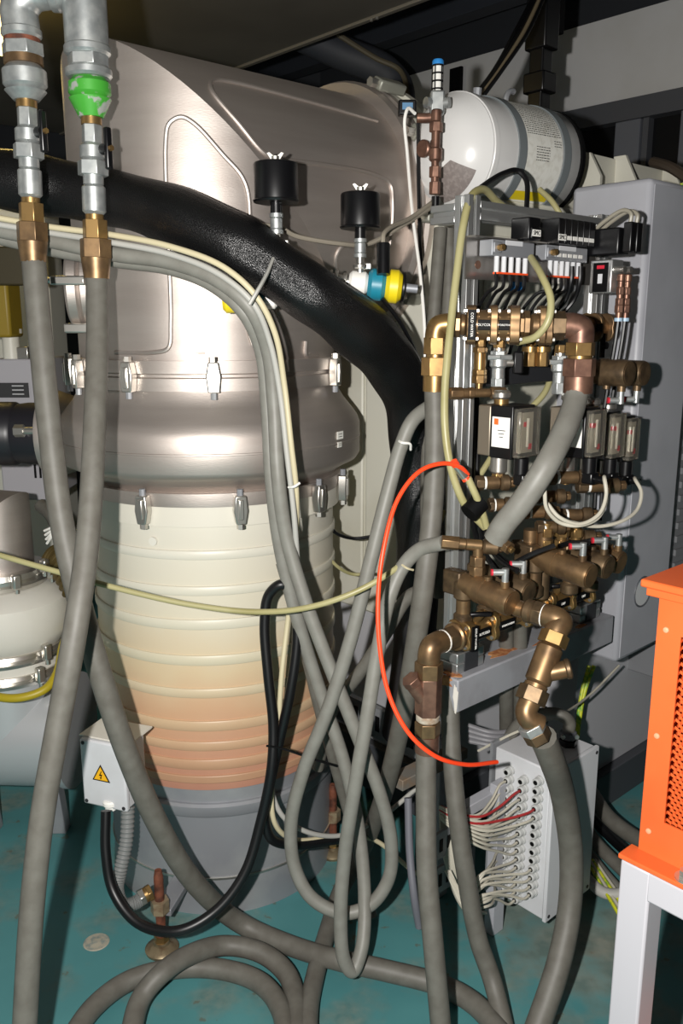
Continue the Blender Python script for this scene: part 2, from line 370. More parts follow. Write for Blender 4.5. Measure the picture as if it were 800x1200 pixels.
# raised cooling-channel trims welded on the shells
def hit_cyl(px, py, C, ax, R):
    r = ray(px, py); o = CAM-C; rp = r-ax*r.dot(ax); op = o-ax*o.dot(ax)
    A, B, Cc = rp.dot(rp), 2*rp.dot(op), op.dot(op)-R*R; D = B*B-4*A*Cc
    t = (-B-math.sqrt(max(D, 0)))/(2*A); return CAM+r*t
def hv(px, py): return hit_cyl(px, py, VC, Z, RV+.001)
def hh_(px, py): return hit_cyl(px, py, VC+Z*ZH, U, RV+.001)
for f_, pts in ((hv, [(135, 413), (180, 413), (197, 408), (200, 380), (197, 280), (194, 165), (198, 145), (212, 137), (228, 145), (262, 182), (283, 206), (291, 228), (292, 300), (291, 385), (296, 404)]),
                (hv, [(358, 400), (358, 416), (372, 417)]),
                (hh_, [(442, 142), (350, 116), (258, 94), (247, 97), (249, 108), (280, 145), (308, 178), (322, 185), (380, 193), (440, 205), (457, 216), (460, 240), (457, 290)]),
                (hh_, [(400, 390), (396, 330), (394, 300), (402, 288), (418, 286), (450, 290)]),
                (hv, [(300, 405), (308, 412), (318, 410)])):
    build(MB().tube([f_(*p) for p in pts], .0055, 8, 6), 'channel_trim', STEEL, ves)
build(MB().tube([hv(175, 420-8), hv(240, 414)], .003, 6, 1), 'channel_trim', STEEL, ves)
# claw clamps
def clamp(parent, px, C, zc, R, up):
    best = None
    for k in range(720):
        q = math.pi+math.pi*k/720; p = C+V((math.cos(q), math.sin(q), 0))*R+Z*zc
        d = p-CAM; x = 400+FPX*d.x/d.dot(FW)
        if best is None or abs(x-px) < best[0]: best = (abs(x-px), q)
    q = best[1]; o = V((math.cos(q), math.sin(q), 0)); t = Z.cross(o); c = C+o*(R+.004)+Z*zc; sg = 1 if up else -1
    m = MB().prism([(-.014, -.038), (.014, -.038), (.018, .0), (.012, .034), (-.012, .034), (-.018, 0)], c, t, Z*sg, o*.024)
    b_ = build(m, 'clamp', STEEL2, parent, .003)
    build(MB().cyl(c+o*.012+Z*sg*.034, c+o*.012+Z*sg*.046, .010, n=6), 'bolt_head', STEEL2, b_)
    build(MB().cyl(c+o*.012-Z*sg*.038, c+o*.012-Z*sg*.054, .008, n=8), 'bolt_end', STEELD, b_)
    build(MB().box(c+o*.024+Z*sg*-.004, (.012, .008, .05), t, o), 'rib', STEEL2, b_, .002)
for px in (88, 98, 155, 250, 386): clamp(ves, px, VC, 1.476, .358, True)
for px in (172, 280, 368, 395): clamp(ves, px, VC, 1.150, .358, False)
# small grey flange clamps on the end flange
for px, py in ((446, 128), (478, 178), (482, 255), (478, 338)):
    q = plane_hit(px, py, ec+U*.02, -U); o = (q-ec); o -= U*o.dot(U); o = ec+U*.02+o.normalized()*.40
    rr = (o-ec-U*.02).normalized()
    b_ = build(MB().box(o, (.10, .04, .03), U, rr.cross(U), rr), 'flange_clamp', mk('clamp_grey', '#8a8a80', .45, .3), ves, .006)
    build(MB().cyl(o-U*.05, o-U*.075, .013, n=6), 'bolt_head', STEEL2, b_)
# stickers and marks
def sticker(px, py, w_, h_, lines, R, mat=PAPER):
    p = hit_cyl(px, py, VC, Z, R); o = (p-VC); o.z = 0; o.normalize(); t = Z.cross(o)
    s_ = build(MB().box(p+o*.001, (w_, h_, .0015), t, Z, o), 'sticker', mat, ves)
    for k in range(lines):
        build(MB().box(p+o*.002+Z*(h_*(.5-(k+1)/(lines+1))), (w_*.62, h_*.07, .0006), t, Z, o), 'printed_line', INK, s_)
sticker(398, 510, .030, .020, 2, .4165); sticker(397.5, 521, .019, .014, 2, .4165)
p = hit_cyl(180, 634, VC, Z, RC+.001); o = p-VC; o.z = 0; o.normalize()
build(MB().cyl(p, p+o*.006, .011, n=16), 'plug', CREAM, ves)
# ports on the left of the vessel
pd = V((-1, -.12, 0)).normalized()
pc = at(96, 337, 2.16)
build(MB().cyl(pc+pd*-.14, pc+pd*.0, .088, n=40), 'port_tube', STEEL, ves)
build(MB().lathe(pc, pd, [(-.03, .09), (-.03, .098), (-.012, .102), (-.006, .096), (0, .104), (.02, .104), (.02, .098), (.028, .09)], 48), 'port_flange', STEEL, ves)
cb = build(MB().box(pc+V((-.0, -.108, .012)), (.085, .024, .022)), 'clamp', STEEL2, ves, .004); build(MB().cyl(pc+V((-.043, -.108, .012)), pc+V((-.066, -.108, .012)), .008, n=8), 'bolt_end', STEEL2, cb)
cb = build(MB().box(pc+V((-.0, -.06, -.10)), (.06, .03, .024)), 'clamp', STEEL2, ves, .004)
build(MB().cyl(pc+V((.03, -.02, -.10)), pc+V((.03, -.02, -.2)), .016, n=12), 'support_stay', STEEL2, ves)
# ================================================================ levelling feet
def foot(px, py, ztop, label):
    g_ = fl(px, py); t = thing('levelling_foot', label, 'machine foot', g_, 'levelling feet of the vessel')
    build(MB().lathe(g_, Z, [(0, .042), (.008, .044), (.014, .038), (.022, .022), (.03, .02)], 28), 'pad', mk('foot_zinc', '#8b7d63', .4, .6, '#6b5a44', 40), t)
    build(MB().cyl(g_+Z*.03, g_+Z*.045, .02, n=6), 'lock_nut', BRASS, t)
    build(MB().cyl(g_+Z*.03, g_+Z*(ztop-.02), .0125, n=14), 'threaded_rod', RUST, t)
    build(MB().cyl(g_+Z*(ztop-.02), g_+Z*ztop, .0125, .009, n=14), 'rod_tip', RUST, t)
    build(MB().cyl(g_+Z*.115, g_+Z*.15, .024, n=6), 'lug_nut', mk('lug_zinc', '#a8967a', .4, .5, '#7d5a44', 30), t)
    o = V((VC.x-g_.x, VC.y-g_.y, 0)); L = o.length-RB+.004; o.normalize()
    build(MB().box(g_+o*(L/2+.01)+Z*.105, (L-.0, .05, .02), o, Z.cross(o)), 'lug_plate', STEELD, t, .002)
foot(190, 1113, .235, 'rusty levelling foot under the grey junction box with lightning sign')
foot(390, 1000, .235, 'rusty levelling foot to the right of the vessel base among the hoses')
# ================================================================ hoses
def hose(name, label, cat, pts, r, mat, group=None, n=14, sub=8, ties=()):
    P = [p if isinstance(p, Vector) else at(*p) for p in pts]
    o = build(MB().tube(P, r, n, sub), name, mat)
    return tag(o, label, cat, group)
GH = 'grey water hoses'
# two hoses from the ceiling taps
hose('water_hose', 'grey hose from the left ceiling tap sweeping over the vessel foot to the floor', 'hose',
     [(39, 300, 1.828), (46, 380, 1.83), (58, 500, 1.83), (72, 610, 1.83), (92, 700, 1.84), (116, 785, 1.86), (146, 875, 1.91), (182, 960, 1.99), (226, 1032, 2.10), fl(282, 1082, .06), fl(340, 1108, .035), fl(400, 1126, .055), fl(450, 1137, .045), fl(520, 1156, .03), fl(560, 1180, .03), fl(600, 1230, .03)], .0255, HOSED, GH)
hose('water_hose', 'grey hose hanging straight down from the green-painted ceiling tap', 'hose',
     [(113, 316, 1.832), (114, 400, 1.81), (110, 520, 1.74), (103, 630, 1.69), (88, 740, 1.64), (68, 850, 1.64), (49, 960, 1.64), (37, 1070, 1.64), (28, 1220, 1.64)], .0235, HOSED, GH)
# coil lying on the floor bottom left
hose('water_hose', 'grey hose coil lying on the teal floor, outer loop', 'hose',
     [fl(75, 1230, .03), fl(110, 1180, .03), fl(150, 1150, .03), fl(205, 1135, .03), fl(260, 1136, .03), fl(305, 1152, .03), fl(330, 1185, .03), fl(336, 1230, .03)], .0245, HOSED, GH)
hose('water_hose', 'grey hose coil lying on the teal floor, inner loop crossing over', 'hose',
     [fl(150, 1230, .035), fl(165, 1170, .055), fl(190, 1140, .085), fl(220, 1120, .085), fl(262, 1108, .06), fl(305, 1116, .05), fl(335, 1140, .035), fl(347, 1180, .03), fl(345, 1230, .03)], .0245, HOSED, GH)
# stand hoses
hose('water_hose', 'thick grey hose below the upper brass elbow, dropping behind the looped hoses', 'hose',
     [(509, 450, 1.888), (510, 500, 1.89), (507, 590, 1.89), (496, 690, 1.90), (481, 790, 1.98), (463, 880, 2.12), (445, 945, 2.28), (425, 995, 2.42), fl(400, 1042, .05), fl(384, 1090, .03), fl(370, 1140, .028), fl(362, 1180, .028), fl(360, 1230, .028)], .0235, HOSED, GH)
hose('water_hose', 'grey hose hanging below the left bronze strainer', 'hose',
     [(499, 878, 1.85), (499, 940, 1.85), (500, 1020, 1.84), (507, 1100, 1.83), (518, 1220, 1.82)], .0225, HOSED, GH)
hose('water_hose', 'grey hose bowing right from the tilted bronze strainer past the terminal box', 'hose',
     [(636, 864, 1.72), (646, 889, 1.77), (660, 935, 1.90), (669, 1000, 1.97), (667, 1065, 1.97), (654, 1130, 1.93), (622, 1225, 1.86)], .0275, HOSED, GH)
hose('water_hose', 'grey hose from under the painted beam slanting right to the floor', 'hose',
     [(527, 800, 2.04), (529, 880, 2.03), (535, 950, 2.02), (545, 1020, 2.02), (560, 1100, 2.03), (577, 1150, 2.02), (596, 1225, 1.93)], .0225, HOSED, GH)
hose('water_hose', 'thick pale grey hose from the upper right elbow crossing the flow meters', 'hose',
     [(677, 442, 1.85), (674, 468, 1.84), (662, 502, 1.79), (640, 545, 1.75), (612, 588, 1.77), (590, 615, 1.80), (580, 632, 1.82)], .0255, HOSE, GH)
# looped hoses in front of the vessel
hose('water_hose', 'slim grey hose with a wide teardrop loop in front of the vessel base', 'hose',
     [(-20, 266, 1.88), (60, 282, 1.88), (130, 297, 1.86), (200, 307, 1.83), (255, 328, 1.80), (294, 362, 1.80), (314, 410, 1.86), (321, 470, 1.90), (326, 560, 1.92), (336, 630, 1.96), (358, 705, 1.98), (388, 785, 2.00), (418, 860, 2.02), (445, 930, 2.05), (458, 985, 2.08), (455, 1030, 2.1), (434, 1060, 2.1), (402, 1070, 2.1), (365, 1052, 2.1), (345, 1015, 2.1), (341, 965, 2.08), (355, 905, 2.04), (384, 832, 2.0), (410, 752, 1.97), (436, 650, 1.94), (455, 575, 1.93), (470, 522, 1.93), (484, 492, 1.93), (510, 472, 1.96)], .0165, HOSE, GH)
hose('water_hose', 'slim grey hose with a narrow hairpin loop reaching the floor', 'hose',
     [(-20, 274, 1.93), (60, 292, 1.93), (130, 304, 1.90), (200, 314, 1.87), (250, 334, 1.84), (286, 366, 1.83), (306, 410, 1.88), (313, 470, 1.92), (318, 560, 1.95), (328, 640, 2.0), (347, 720, 2.04), (375, 810, 2.08), (402, 890, 2.10), (420, 970, 2.12), (427, 1050, 2.10), (424, 1110, 2.06), (413, 1138, 2.04), (403, 1125, 2.03), (399, 1070, 2.02), (404, 1000, 2.0), (416, 920, 1.95), (430, 840, 1.92), (443, 760, 1.91), (456, 700, 1.90), (472, 664, 1.90), (492, 644, 1.88), (520, 636, 1.84)], .0165, HOSE, GH)
hose('water_hose', 'slim grey hose half hidden behind the looped hoses, down to the floor', 'hose',
     [(330, 660, 2.05), (352, 740, 2.10), (374, 830, 2.16), (396, 910, 2.24), (415, 980, 2.3), (428, 1040, 2.34), fl(436, 1075, .02)], .0145, HOSED, GH)
hose('water_hose', 'grey hose curving down in shade behind the thick hose, left of the pipe stand', 'hose',
     [(500, 690, 2.05), (478, 700, 2.08), (450, 745, 2.1), (420, 790, 2.14), (390, 830, 2.2), (372, 900, 2.28)], .0165, HOSED, GH)
hose('drain_hose', 'short blue-grey hose standing on the floor left of the strainer hose', 'hose',
     [(478, 935, 2.3), (480, 1000, 2.28), (485, 1050, 2.26), fl(491, 1086, .02)], .0105, mk('blue_grey_hose', '#6f7078', .5))
for k, (dx, dd) in enumerate(((0, 0), (14, .03))):
    hose('water_hose', 'grey hose behind the stand rail, %s of the pair' % ('left' if k == 0 else 'right'), 'hose',
         [(516+dx*.7, 268, 2.14+dd), (512+dx, 320, 2.14+dd), (506+dx*1.2, 400, 2.14+dd), (503+dx, 470, 2.14+dd), (500+dx, 560, 2.16+dd), (500+dx, 700, 2.2+dd)], .0165, HOSED, GH)
for k, x in enumerate((596, 612)):
    hose('water_hose', 'grey hose dropping behind the painted beam, %s of the pair' % ('left' if k == 0 else 'right'), 'hose',
         [(x-3, 720, 2.16), (x-3, 790, 2.24), (x-3, 840, 2.34), (x-3, 885, 2.42), (x-3, 960, 2.5)], .019, HOSED, GH)
# bundle cables
hose('signal_cable', 'ivory cable lying on top of the hose bundle across the vessel', 'cable',
     [(-20, 252, 1.85), (60, 266, 1.85), (130, 275, 1.83), (200, 289, 1.79), (262, 313, 1.76), (300, 347, 1.76), (322, 390, 1.80), (333, 450, 1.86), (341, 520, 1.89), (347, 575, 1.93), (346, 640, 2.0), (338, 720, 2.08), (330, 790, 2.08), (326, 850, 2.09), (318, 920, 2.12), (322, 965, 2.14), (345, 984, 2.2), (400, 980, 2.3), (440, 985, 2.38), (480, 1018, 2.42), (500, 1030, 2.5)], .0065, IVORY)
hose('conduit', 'light grey conduit between the ivory cable and the grey hoses', 'cable',
     [(-20, 260, 1.86), (60, 273, 1.86), (130, 284, 1.83), (200, 298, 1.80), (258, 322, 1.77), (297, 356, 1.77), (316, 400, 1.82), (328, 460, 1.87), (336, 530, 1.90), (345, 610, 1.94), (349, 690, 2.02), (345, 760, 2.08), (330, 860, 2.1), (318, 920, 2.16), (330, 955, 2.18), (360, 975, 2.22), (405, 978, 2.3), (450, 955, 2.35), (490, 922, 2.4)], .0065, CONDUIT)
hose('power_cable', 'thick black cable looping upright before the enamel column to the junction box', 'cable',
     [(124, 950, 2.10), (124, 1000, 2.09), (133, 1045, 2.08), (162, 1082, 2.05), (208, 1091, 2.02), (252, 1068, 2.04), (286, 1024, 2.06), (306, 960, 2.07), (318, 900, 2.06), (320, 850, 2.06), (314, 790, 2.05), (310, 730, 2.04), (315, 697, 2.03), (330, 685, 2.02), (343, 698, 2.04), (348, 745, 2.05), (340, 810, 2.06), (328, 865, 2.08), (317, 915, 2.1), (310, 955, 2.12), (317, 982, 2.14), (345, 990, 2.2), (400, 983, 2.3)], .0125, BLACK)
hose('air_tube', 'long yellowed tube sagging across the enamel column', 'tube',
     [(-20, 645, 2.0), (60, 668, 1.98), (140, 690, 1.96), (220, 708, 1.95), (300, 717, 1.93), (360, 712, 1.90), (420, 692, 1.88), (470, 662, 1.9), (505, 630, 1.98), (520, 600, 2.05)], .0068, OLIVE)
hose('air_tube', 'bright orange tube bulging left of the pipe stand', 'tube',
     [(548, 556, 1.80), (540, 548, 1.78), (520, 543, 1.76), (492, 552, 1.74), (466, 585, 1.72), (449, 645, 1.70), (443, 700, 1.70), (445, 760, 1.70), (456, 815, 1.70), (478, 858, 1.70), (508, 885, 1.72), (545, 896, 1.78), (582, 893, 1.86)], .0046, ORANGET)
hose('air_tube', 'yellowed tube arching over the stand top and down the near post', 'tube',
     [(600, 250, 2.02), (582, 236, 1.95), (566, 222, 1.88), (552, 230, 1.84), (543, 262, 1.82), (535, 320, 1.81), (526, 400, 1.80), (521, 460, 1.80), (522, 510, 1.80), (530, 555, 1.81), (545, 592, 1.83), (568, 618, 1.86)], .0085, OLIVE)
hose('air_tube', 'short yellowed tube below the orange tube connector', 'tube',
     [(548, 560, 1.80), (558, 582, 1.81), (565, 600, 1.83), (570, 618, 1.85)], .0078, OLIVE)
hose('air_tube', 'yellowed tube curling from the valve plate to the bronze tee', 'tube',
     [(622, 302, 1.86), (634, 322, 1.80), (645, 350, 1.78), (642, 376, 1.78), (628, 394, 1.80), (606, 401, 1.84)], .0078, OLIVE)
hose('air_tube', 'yellowed tube behind the black bar slanting to the flow meter', 'tube',
     [(646, 440, 2.15), (638, 460, 2.13), (622, 478, 2.12), (600, 500, 2.12), (560, 560, 2.1)], .0078, OLIVE)
hose('air_tube', 'yellowed tube hanging beneath the white tank', 'tube',
     [(632, 222, 2.15), (648, 238, 2.12), (660, 262, 2.12), (665, 300, 2.14)], .007, OLIVE)
# connector of the orange tube and ties
tc_ = thing('tube_connector', 'short steel tube connector between orange and yellowed tube', 'connector', at(540, 552, 1.80))
build(MB().cyl(at(534, 545, 1.785), at(545, 560, 1.80), .0085, n=16), 'sleeve', STEEL2, tc_)
build(MB().cyl(at(531, 541, 1.78), at(534, 545, 1.785), .0088, n=16), 'collar', ORANGET, tc_); build(MB().cyl(at(545, 560, 1.80), at(547, 563, 1.80), .0088, n=16), 'collar', ORANGET, tc_)
tp_ = tag(build(MB().cyl(at(549, 602, 1.82), at(563, 588, 1.83), .022, n=16), 'cable_tape', BLACKM), 'black tape wrapped round the yellowed tubes at the near post', 'tape')
def tie(label, pts, r=.0022, mat=WHITE): return tag(build(MB().tube([at(*p) for p in pts], r, 6, 6), 'cable_tie', mat), label, 'cable tie')
tie('grey cable tie strapping the hose bundle to the black sleeve', [(320, 303, 1.80), (312, 322, 1.76), (302, 340, 1.73), (292, 357, 1.73)], .004, CONDUIT)
tie('white cable tie round the hose left of the pipe stand', [(466, 516, 1.925), (472, 519, 1.905), (480, 520, 1.91), (481, 527, 1.93)], .003)
tie('pale cable tie round the hairpin hose near the thick hose', [(471, 662, 1.885), (477, 666, 1.875), (484, 668, 1.885)], .0025, IVORY)
tie('black cable tie sticking out of the black cable loop', [(312, 874, 2.04), (330, 877, 2.05), (345, 882, 2.05), (368, 890, 2.05), (395, 898, 2.07)], .003, BLACKM)
tie('white cable tie with loose tail on the bundle at the lower flange', [(338, 571, 1.90), (345, 570, 1.885), (351, 566, 1.89)], .003)
# black insulated sleeve
sl = tag(build(MB().tube([at(*p) for p in ((-30, 205, 2.02), (40, 216, 2.02), (110, 228, 2.0), (180, 245, 1.92), (250, 275, 1.87), (310, 308, 1.86), (365, 345, 1.88), (415, 382, 1.96), (455, 422, 2.06), (478, 470, 2.15), (487, 530, 2.22), (491, 600, 2.28), (492, 660, 2.32))],
    lambda t: .066+.004*math.sin(t*23)-.002*math.sin(t*61), 28, 10), 'insulated_duct', SLEEVE), 'fat black woven sleeve duct bending across the vessel front', 'duct')
tag(build(MB().tube([at(491, 640, 2.30), at(488, 720, 2.36), at(480, 800, 2.42), at(470, 860, 2.5)], .058, 20), 'taped_duct_end', mk('black_tape', '#202022', .5)), 'black taped lower end of the sleeve duct behind the thick hose', 'duct')
# ================================================================ ceiling taps (left)
def tap(x, sh, xe, ye, label):
    d = 1.76
    P = at(x, 118+sh, d); dirn = V(((xe-400)/FPX*(d+.31*math.sin(PITCH))-P.x, 0, -.31)).normalized()
    t = thing('ceiling_tap', label, 'tap', at(x, 290+sh*.2, d), 'taps above the two hanging hoses')
    k = d/1000
    top, _ = chain(t, P, dirn, [
        ('brass_neck', 8*k, .021, 'c', BRASS), ('valve_body', 20*k, .021, 'h', GALV), ('valve_body', 20*k, .026, 'r', GALV), ('valve_nut', 16*k, .0325, 'h', GALV),
        ('nipple', 10*k, .021, 'c', GALV), ('sleeve', 34*k, .0245, 'r', GALV), ('brass_ring', 6*k, .019, 'c', BRASS), ('brass_nut', 22*k, .0265, 'h', BRASS),
        ('union_nut', 22*k, .0335, 'h', BRONZE), ('hose_socket', 24*k, .0315, 'c', BRONZE, .0265)])
    hv_ = P+Z*(-36*k)+V((.024, -.012, 0))
    ax = V((.8, -.6, 0)); 
    hd = build(MB().cyl(hv_-ax*.002, hv_+ax*.016, .011, n=14), 'handle', BLACKP, t)
    build(MB().box(hv_+ax*.016+Z*.0, (.012, .016, .082), ax, Z.cross(ax)), 'lever', BLACKP, hd, .004)
    build(MB().cyl(hv_+ax*.021, hv_+ax*.028, .006, n=6), 'screw', BRASS, hd)
    return P, k
P1, k1 = tap(31, 0, 39, 292, 'left ceiling tap in galvanised steel above the sweeping hose')
P2, k2 = tap(107, 20, 113, 308, 'right ceiling tap below the green painted reducer')
rs = thing('galvanised_riser', 'galvanised pipe elbow and tee joining both ceiling taps', 'pipe', P2+Z*.05)
def down(P, segs): return chain(rs, P, (0, 0, -1), segs)
b0 = P1+Z*(118-40)*k1
down(b0, [('elbow_collar', 12*k1, .040, 'r', GALV), ('rust_ring', 5*k1, .036, 'c', RUST), ('bushing', 14*k1, .0425, 'h', GALV), ('rust_ring', 9*k1, .039, 'c', BRONZE), ('reducer', 28*k1, .044, 'r', GALV), ('reducer_cone', 10*k1, .042, 'c', GALV, .026)])
e1 = b0; el = at(62, 12, 1.76); 
build(MB().tube([e1-Z*.003, e1+Z*.035, e1+Z*.062+RT*.022, e1+Z*.070+RT*.055, e1+Z*.072+RT*.095], .037, 24, 8), 'elbow', GALV, rs)
c2 = P2+Z*(138-60)*k2
build(MB().lathe(e1+Z*.072+RT*.062, RT, [(0, .037), (.004, .043), (.018, .044), (.022, .040), (.03, .040), (.04, .046), (.052, .046), (.056, .04)], 28), 'collar', GALV, rs)
down(c2+Z*.26, [('tee_body', .27, .0435, 'c', GALV)])
build(MB().cyl(e1+Z*.072+RT*.11, V((c2.x, c2.y, (e1+Z*.072).z)), .040, n=28), 'tee_branch', GALV, rs)
down(c2, [('tee_collar', 12*k2, .0465, 'r', GALV), ('lock_ring', 12*k2, .042, 'h', GALV), ('tee_collar', 12*k2, .047, 'r', GALV)])
down(c2-Z*36*k2, [('green_reducer', 22*k2, .043, 'r', GREENP), ('green_cone', 20*k2, .043, 'c', GREENP, .025)])
# ================================================================ plastic-canned vents in front of the elbow
def can(px, py, d, label, r=.048, h=.082):
    c = at(px, py, d); t = thing('vent_filter', label, 'filter', c-Z*.1, 'black can filters on the vessel')
    build(MB().lathe(c-Z*h/2, Z, [(0, r-.004), (.0, r), (.004, r+.002), (.006, r), (h-.006, r), (h-.002, r-.002), (h, r-.008)], 40), 'can', BLACKP, t)
    build(MB().cyl(c+Z*h/2, c+Z*(h/2+.012), .009, n=10), 'cap_nut', STEEL2, t)
    for s in (-1, 1):
        build(MB().prism([(0, 0), (.010, .002), (.018, .014), (.013, .016), (.003, .008)], c+Z*(h/2+.004)-V((0, .002, 0)), RT*s, Z, V((0, .004, 0))), 'wing', STEEL2, t)
    chain(t, c-Z*h/2, -Z, [('neck', .022, .013, 'c', BLACKP), ('coupling', .008, .015, 'c', GALV), ('coupling', .026, .0135, 'r', GALV), ('coupling', .008, .015, 'c', GALV), ('fitting', .014, .009, 'c', STEEL2), ('clamp_ring', .012, .017, 'r', STEEL2), ('fitting', .026, .009, 'c', STEEL2)])
    build(MB().box(c-Z*(h/2+.084)+RT*.016, (.022, .012, .016)), 'clamp_lug', STEEL2, t, .003)
    return c
can(323, 214, 1.83, 'larger black can filter rising from the black sleeve duct')
c = can(422, 247, 1.98, 'smaller black can filter above the teal and yellow gauge', .046, .08)
gp = at(400, 330, 2.02); ga = V((1, -.05, .0)).normalized()
ga = (at(470, 337, 2.0)-at(412, 331, 2.0)).normalized()
gg = thing('vacuum_gauge', 'white, teal and yellow cylindrical gauge below the smaller black can', 'gauge', at(440, 355, 2.0))
chain(gg, at(386, 328, 2.02), ga, [('flange', .006, .024, 'r', STEEL2), ('flange', .006, .016, 'c', STEEL2), ('flange', .008, .026, 'r', STEEL2), ('bellows', .012, .015, 'c', STEEL2), ('bellows', .008, .021, 'r', STEEL2), ('bellows', .006, .014, 'c', STEEL2),
     ('white_body', .045, .027, 'r', WHITE), ('teal_body', .042, .037, 'r', TEAL), ('yellow_cap', .038, .039, 'r', YELLOW), ('black_back', .008, .037, 'r', BLACKP), ('stud', .03, .010, 'c', STEELD)], 32)
build(MB().cyl(at(449, 322, 1.98), at(449, 286, 1.98), .0155, n=16), 'plug', BLACKP, gg)
build(MB().tube([at(449, 288, 1.98), at(449, 276, 1.98), at(455, 268, 2.0), at(480, 256, 2.08), at(508, 236, 2.14)], .0055, 8), 'cable', mk('taupe_cable', '#8d8577', .5), gg)
g2 = thing('vacuum_gauge', 'yellow capped gauge half hidden behind the hose bundle', 'gauge', at(285, 370, 1.88))
chain(g2, at(261, 352, 1.90), V((1, .05, .02)), [('yellow_cap', .055, .028, 'r', YELLOW), ('teal_body', .035, .026, 'r', TEAL), ('white_body', .03, .021, 'r', WHITE)], 28)
tag(build(MB().tube([at(*p) for p in ((290, 270, 2.0), (304, 264, 1.95), (330, 268, 1.93), (345, 276, 1.95), (395, 285, 2.0), (430, 286, 2.05), (465, 268, 2.08), (510, 240, 2.14))], .0055, 8), 'sense_tube', mk('taupe_tube', '#9a9284', .4, .3)), 'thin taupe tube running behind both black can filters', 'tube')
tag(build(MB().tube([at(*p) for p in ((448, 350, 1.99), (470, 380, 2.04), (490, 420, 2.12), (500, 445, 2.18))], .005, 8), 'gauge_cable', BLACK), 'thin black cable from the gauge along the sleeve duct', 'cable')
# ================================================================ junction box with lightning sign
jc = at(122, 908, 2.14)
q = math.radians(-20); JX = V((math.cos(q), math.sin(q), 0)); JY = V((-math.sin(q), math.cos(q), 0))
jb = thing('junction_box', 'light grey junction box with yellow lightning sign on the vessel', 'box', jc-Z*.1)
build(MB().box(jc+JY*.05, (.125, .08, .175), JX, JY), 'box_body', LGREY, jb, .005)
build(MB().box(jc+JY*.004, (.13, .016, .18), JX, JY), 'cover', LGREY, jb, .005)
for sx in (-1, 1):
    for sz in (-1, 1): build(MB().cyl(jc+JX*sx*.055+Z*sz*.08-JY*.003, jc+JX*sx*.055+Z*sz*.08-JY*.0055, .005, n=10), 'screw', INK, jb)
build(MB().box(jc+JY*.06+JX*.0+Z*.091, (.15, .10, .004), JX, JY), 'rain_plate', CREAM, jb)
tr0 = jc-JX*.006-JY*.0045+Z*.0
def tri(s): return [(-s, -s*.62), (s, -s*.62), (0, s*1.12)]
sg_ = build(MB().prism(tri(.026), tr0, JX, Z, -JY*.001), 'warning_sign', BLACKM, jb)
build(MB().prism(tri(.0205), tr0-JY*.001, JX, Z, -JY*.0006), 'sign_face', mk('sign_yellow', '#f2b51c', .5), sg_)
build(MB().prism([(.002, .012), (-.005, -.001), (.0005, -.0005), (-.001, -.006), (-.003, -.005), (.000, -.011), (.003, -.0045), (.001, -.005), (.005, .003), (-.0005, .0025), (.004, .012)], tr0-JY*.0017, JX, Z, -JY*.0006), 'lightning_bolt', BLACKM, sg_)
gq = at(124, 946, 2.14)+JY*.02
chain(jb, gq+Z*.01, -Z, [('gland', .016, .019, 'r', WHITE), ('gland', .01, .014, 'c', WHITE)])
fx = [at(150, 945, 2.17), at(148, 985, 2.16), at(141, 1020, 2.15), at(137, 1042, 2.15), at(144, 1060, 2.15), at(158, 1058, 2.16), at(168, 1051, 2.18)]
fp_ = smooth_pts(fx, 14); b_ = MB(); b_.tube(fp_, lambda t: .0165+.0014*math.sin(t*2*math.pi*44), 12, 4)
tag(build(b_, 'flexible_conduit', mk('grey_flex', '#747675', .5)), 'ribbed grey conduit curling from junction box into the vessel base', 'conduit')
gd = (VC+Z*.1-at(168, 1051, 2.18)); gd.z = 0; gd.normalize()
cg = thing('conduit_gland', 'brass and steel gland where ribbed conduit enters the vessel base', 'gland', at(172, 1051, 2.18)-Z*.02)
p0 = at(163, 1053, 2.172); chain(cg, p0, (at(180, 1043, 2.19)-p0), [('nut', .014, .022, 'h', STEEL2), ('nut', .008, .019, 'c', BRASS), ('nut', .012, .022, 'h', BRASS)])
s2 = hit_cyl(196, 975, VC, Z, RB+.001); o = s2-VC; o.z = 0; o.normalize(); t_ = Z.cross(o)
sg2 = build(MB().prism(tri(.014), s2, t_, Z, o*.001), 'warning_sign', BLACKM, ves); build(MB().prism(tri(.0105), s2+o*.001, t_, Z, o*.0006), 'sign_face', YELLOW, sg2)
# ================================================================ pump stack at the left edge
PC = at(6, 760, 2.62); PC.z = 0
Yp = PC.y-.18
pump = thing('pump_stack', 'steel and cream pump stack standing at the left edge', 'pump', PC)
zA = zf(690, Yp); zB2 = zf(700, Yp)
a, h = mitre(PC, .105, zf(688, PC.y-.12), zf(615, PC.y), V((-.94, .34, 0)).normalized(), .5, 1, 40)
build(a, 'top_pipe', STEEL, pump); build(h, 'top_elbow', STEEL, pump)
build(MB().lathe(PC, Z, [(zf(703, Yp), .12), (zf(703, Yp), .138), (zf(698, Yp), .142), (zf(696, Yp), .132), (zf(692, Yp), .132), (zf(690, Yp), .142), (zf(684, Yp), .138), (zf(684, Yp), .10)], 56, closed=False), 'clamp_flange', STEEL2, pump)
build(MB().lathe(PC, Z, [(zf(782, Yp), .15), (zf(772, Yp), .178), (zf(758, Yp), .198), (zf(735, Yp), .203), (zf(720, Yp), .198), (zf(707, Yp), .165), (zf(704, Yp), .13)], 56, closed=False), 'cream_body', CREAM, pump)
for y0 in (779, 803):
    build(MB().lathe(PC, Z, [(zf(y0+9, Yp), .17), (zf(y0+9, Yp), .180), (zf(y0+5, Yp), .184), (zf(y0+3, Yp), .178), (zf(y0, Yp), .184), (zf(y0-4, Yp), .180), (zf(y0-4, Yp), .16)], 56, closed=False), 'ring_flange', STEEL2, pump)
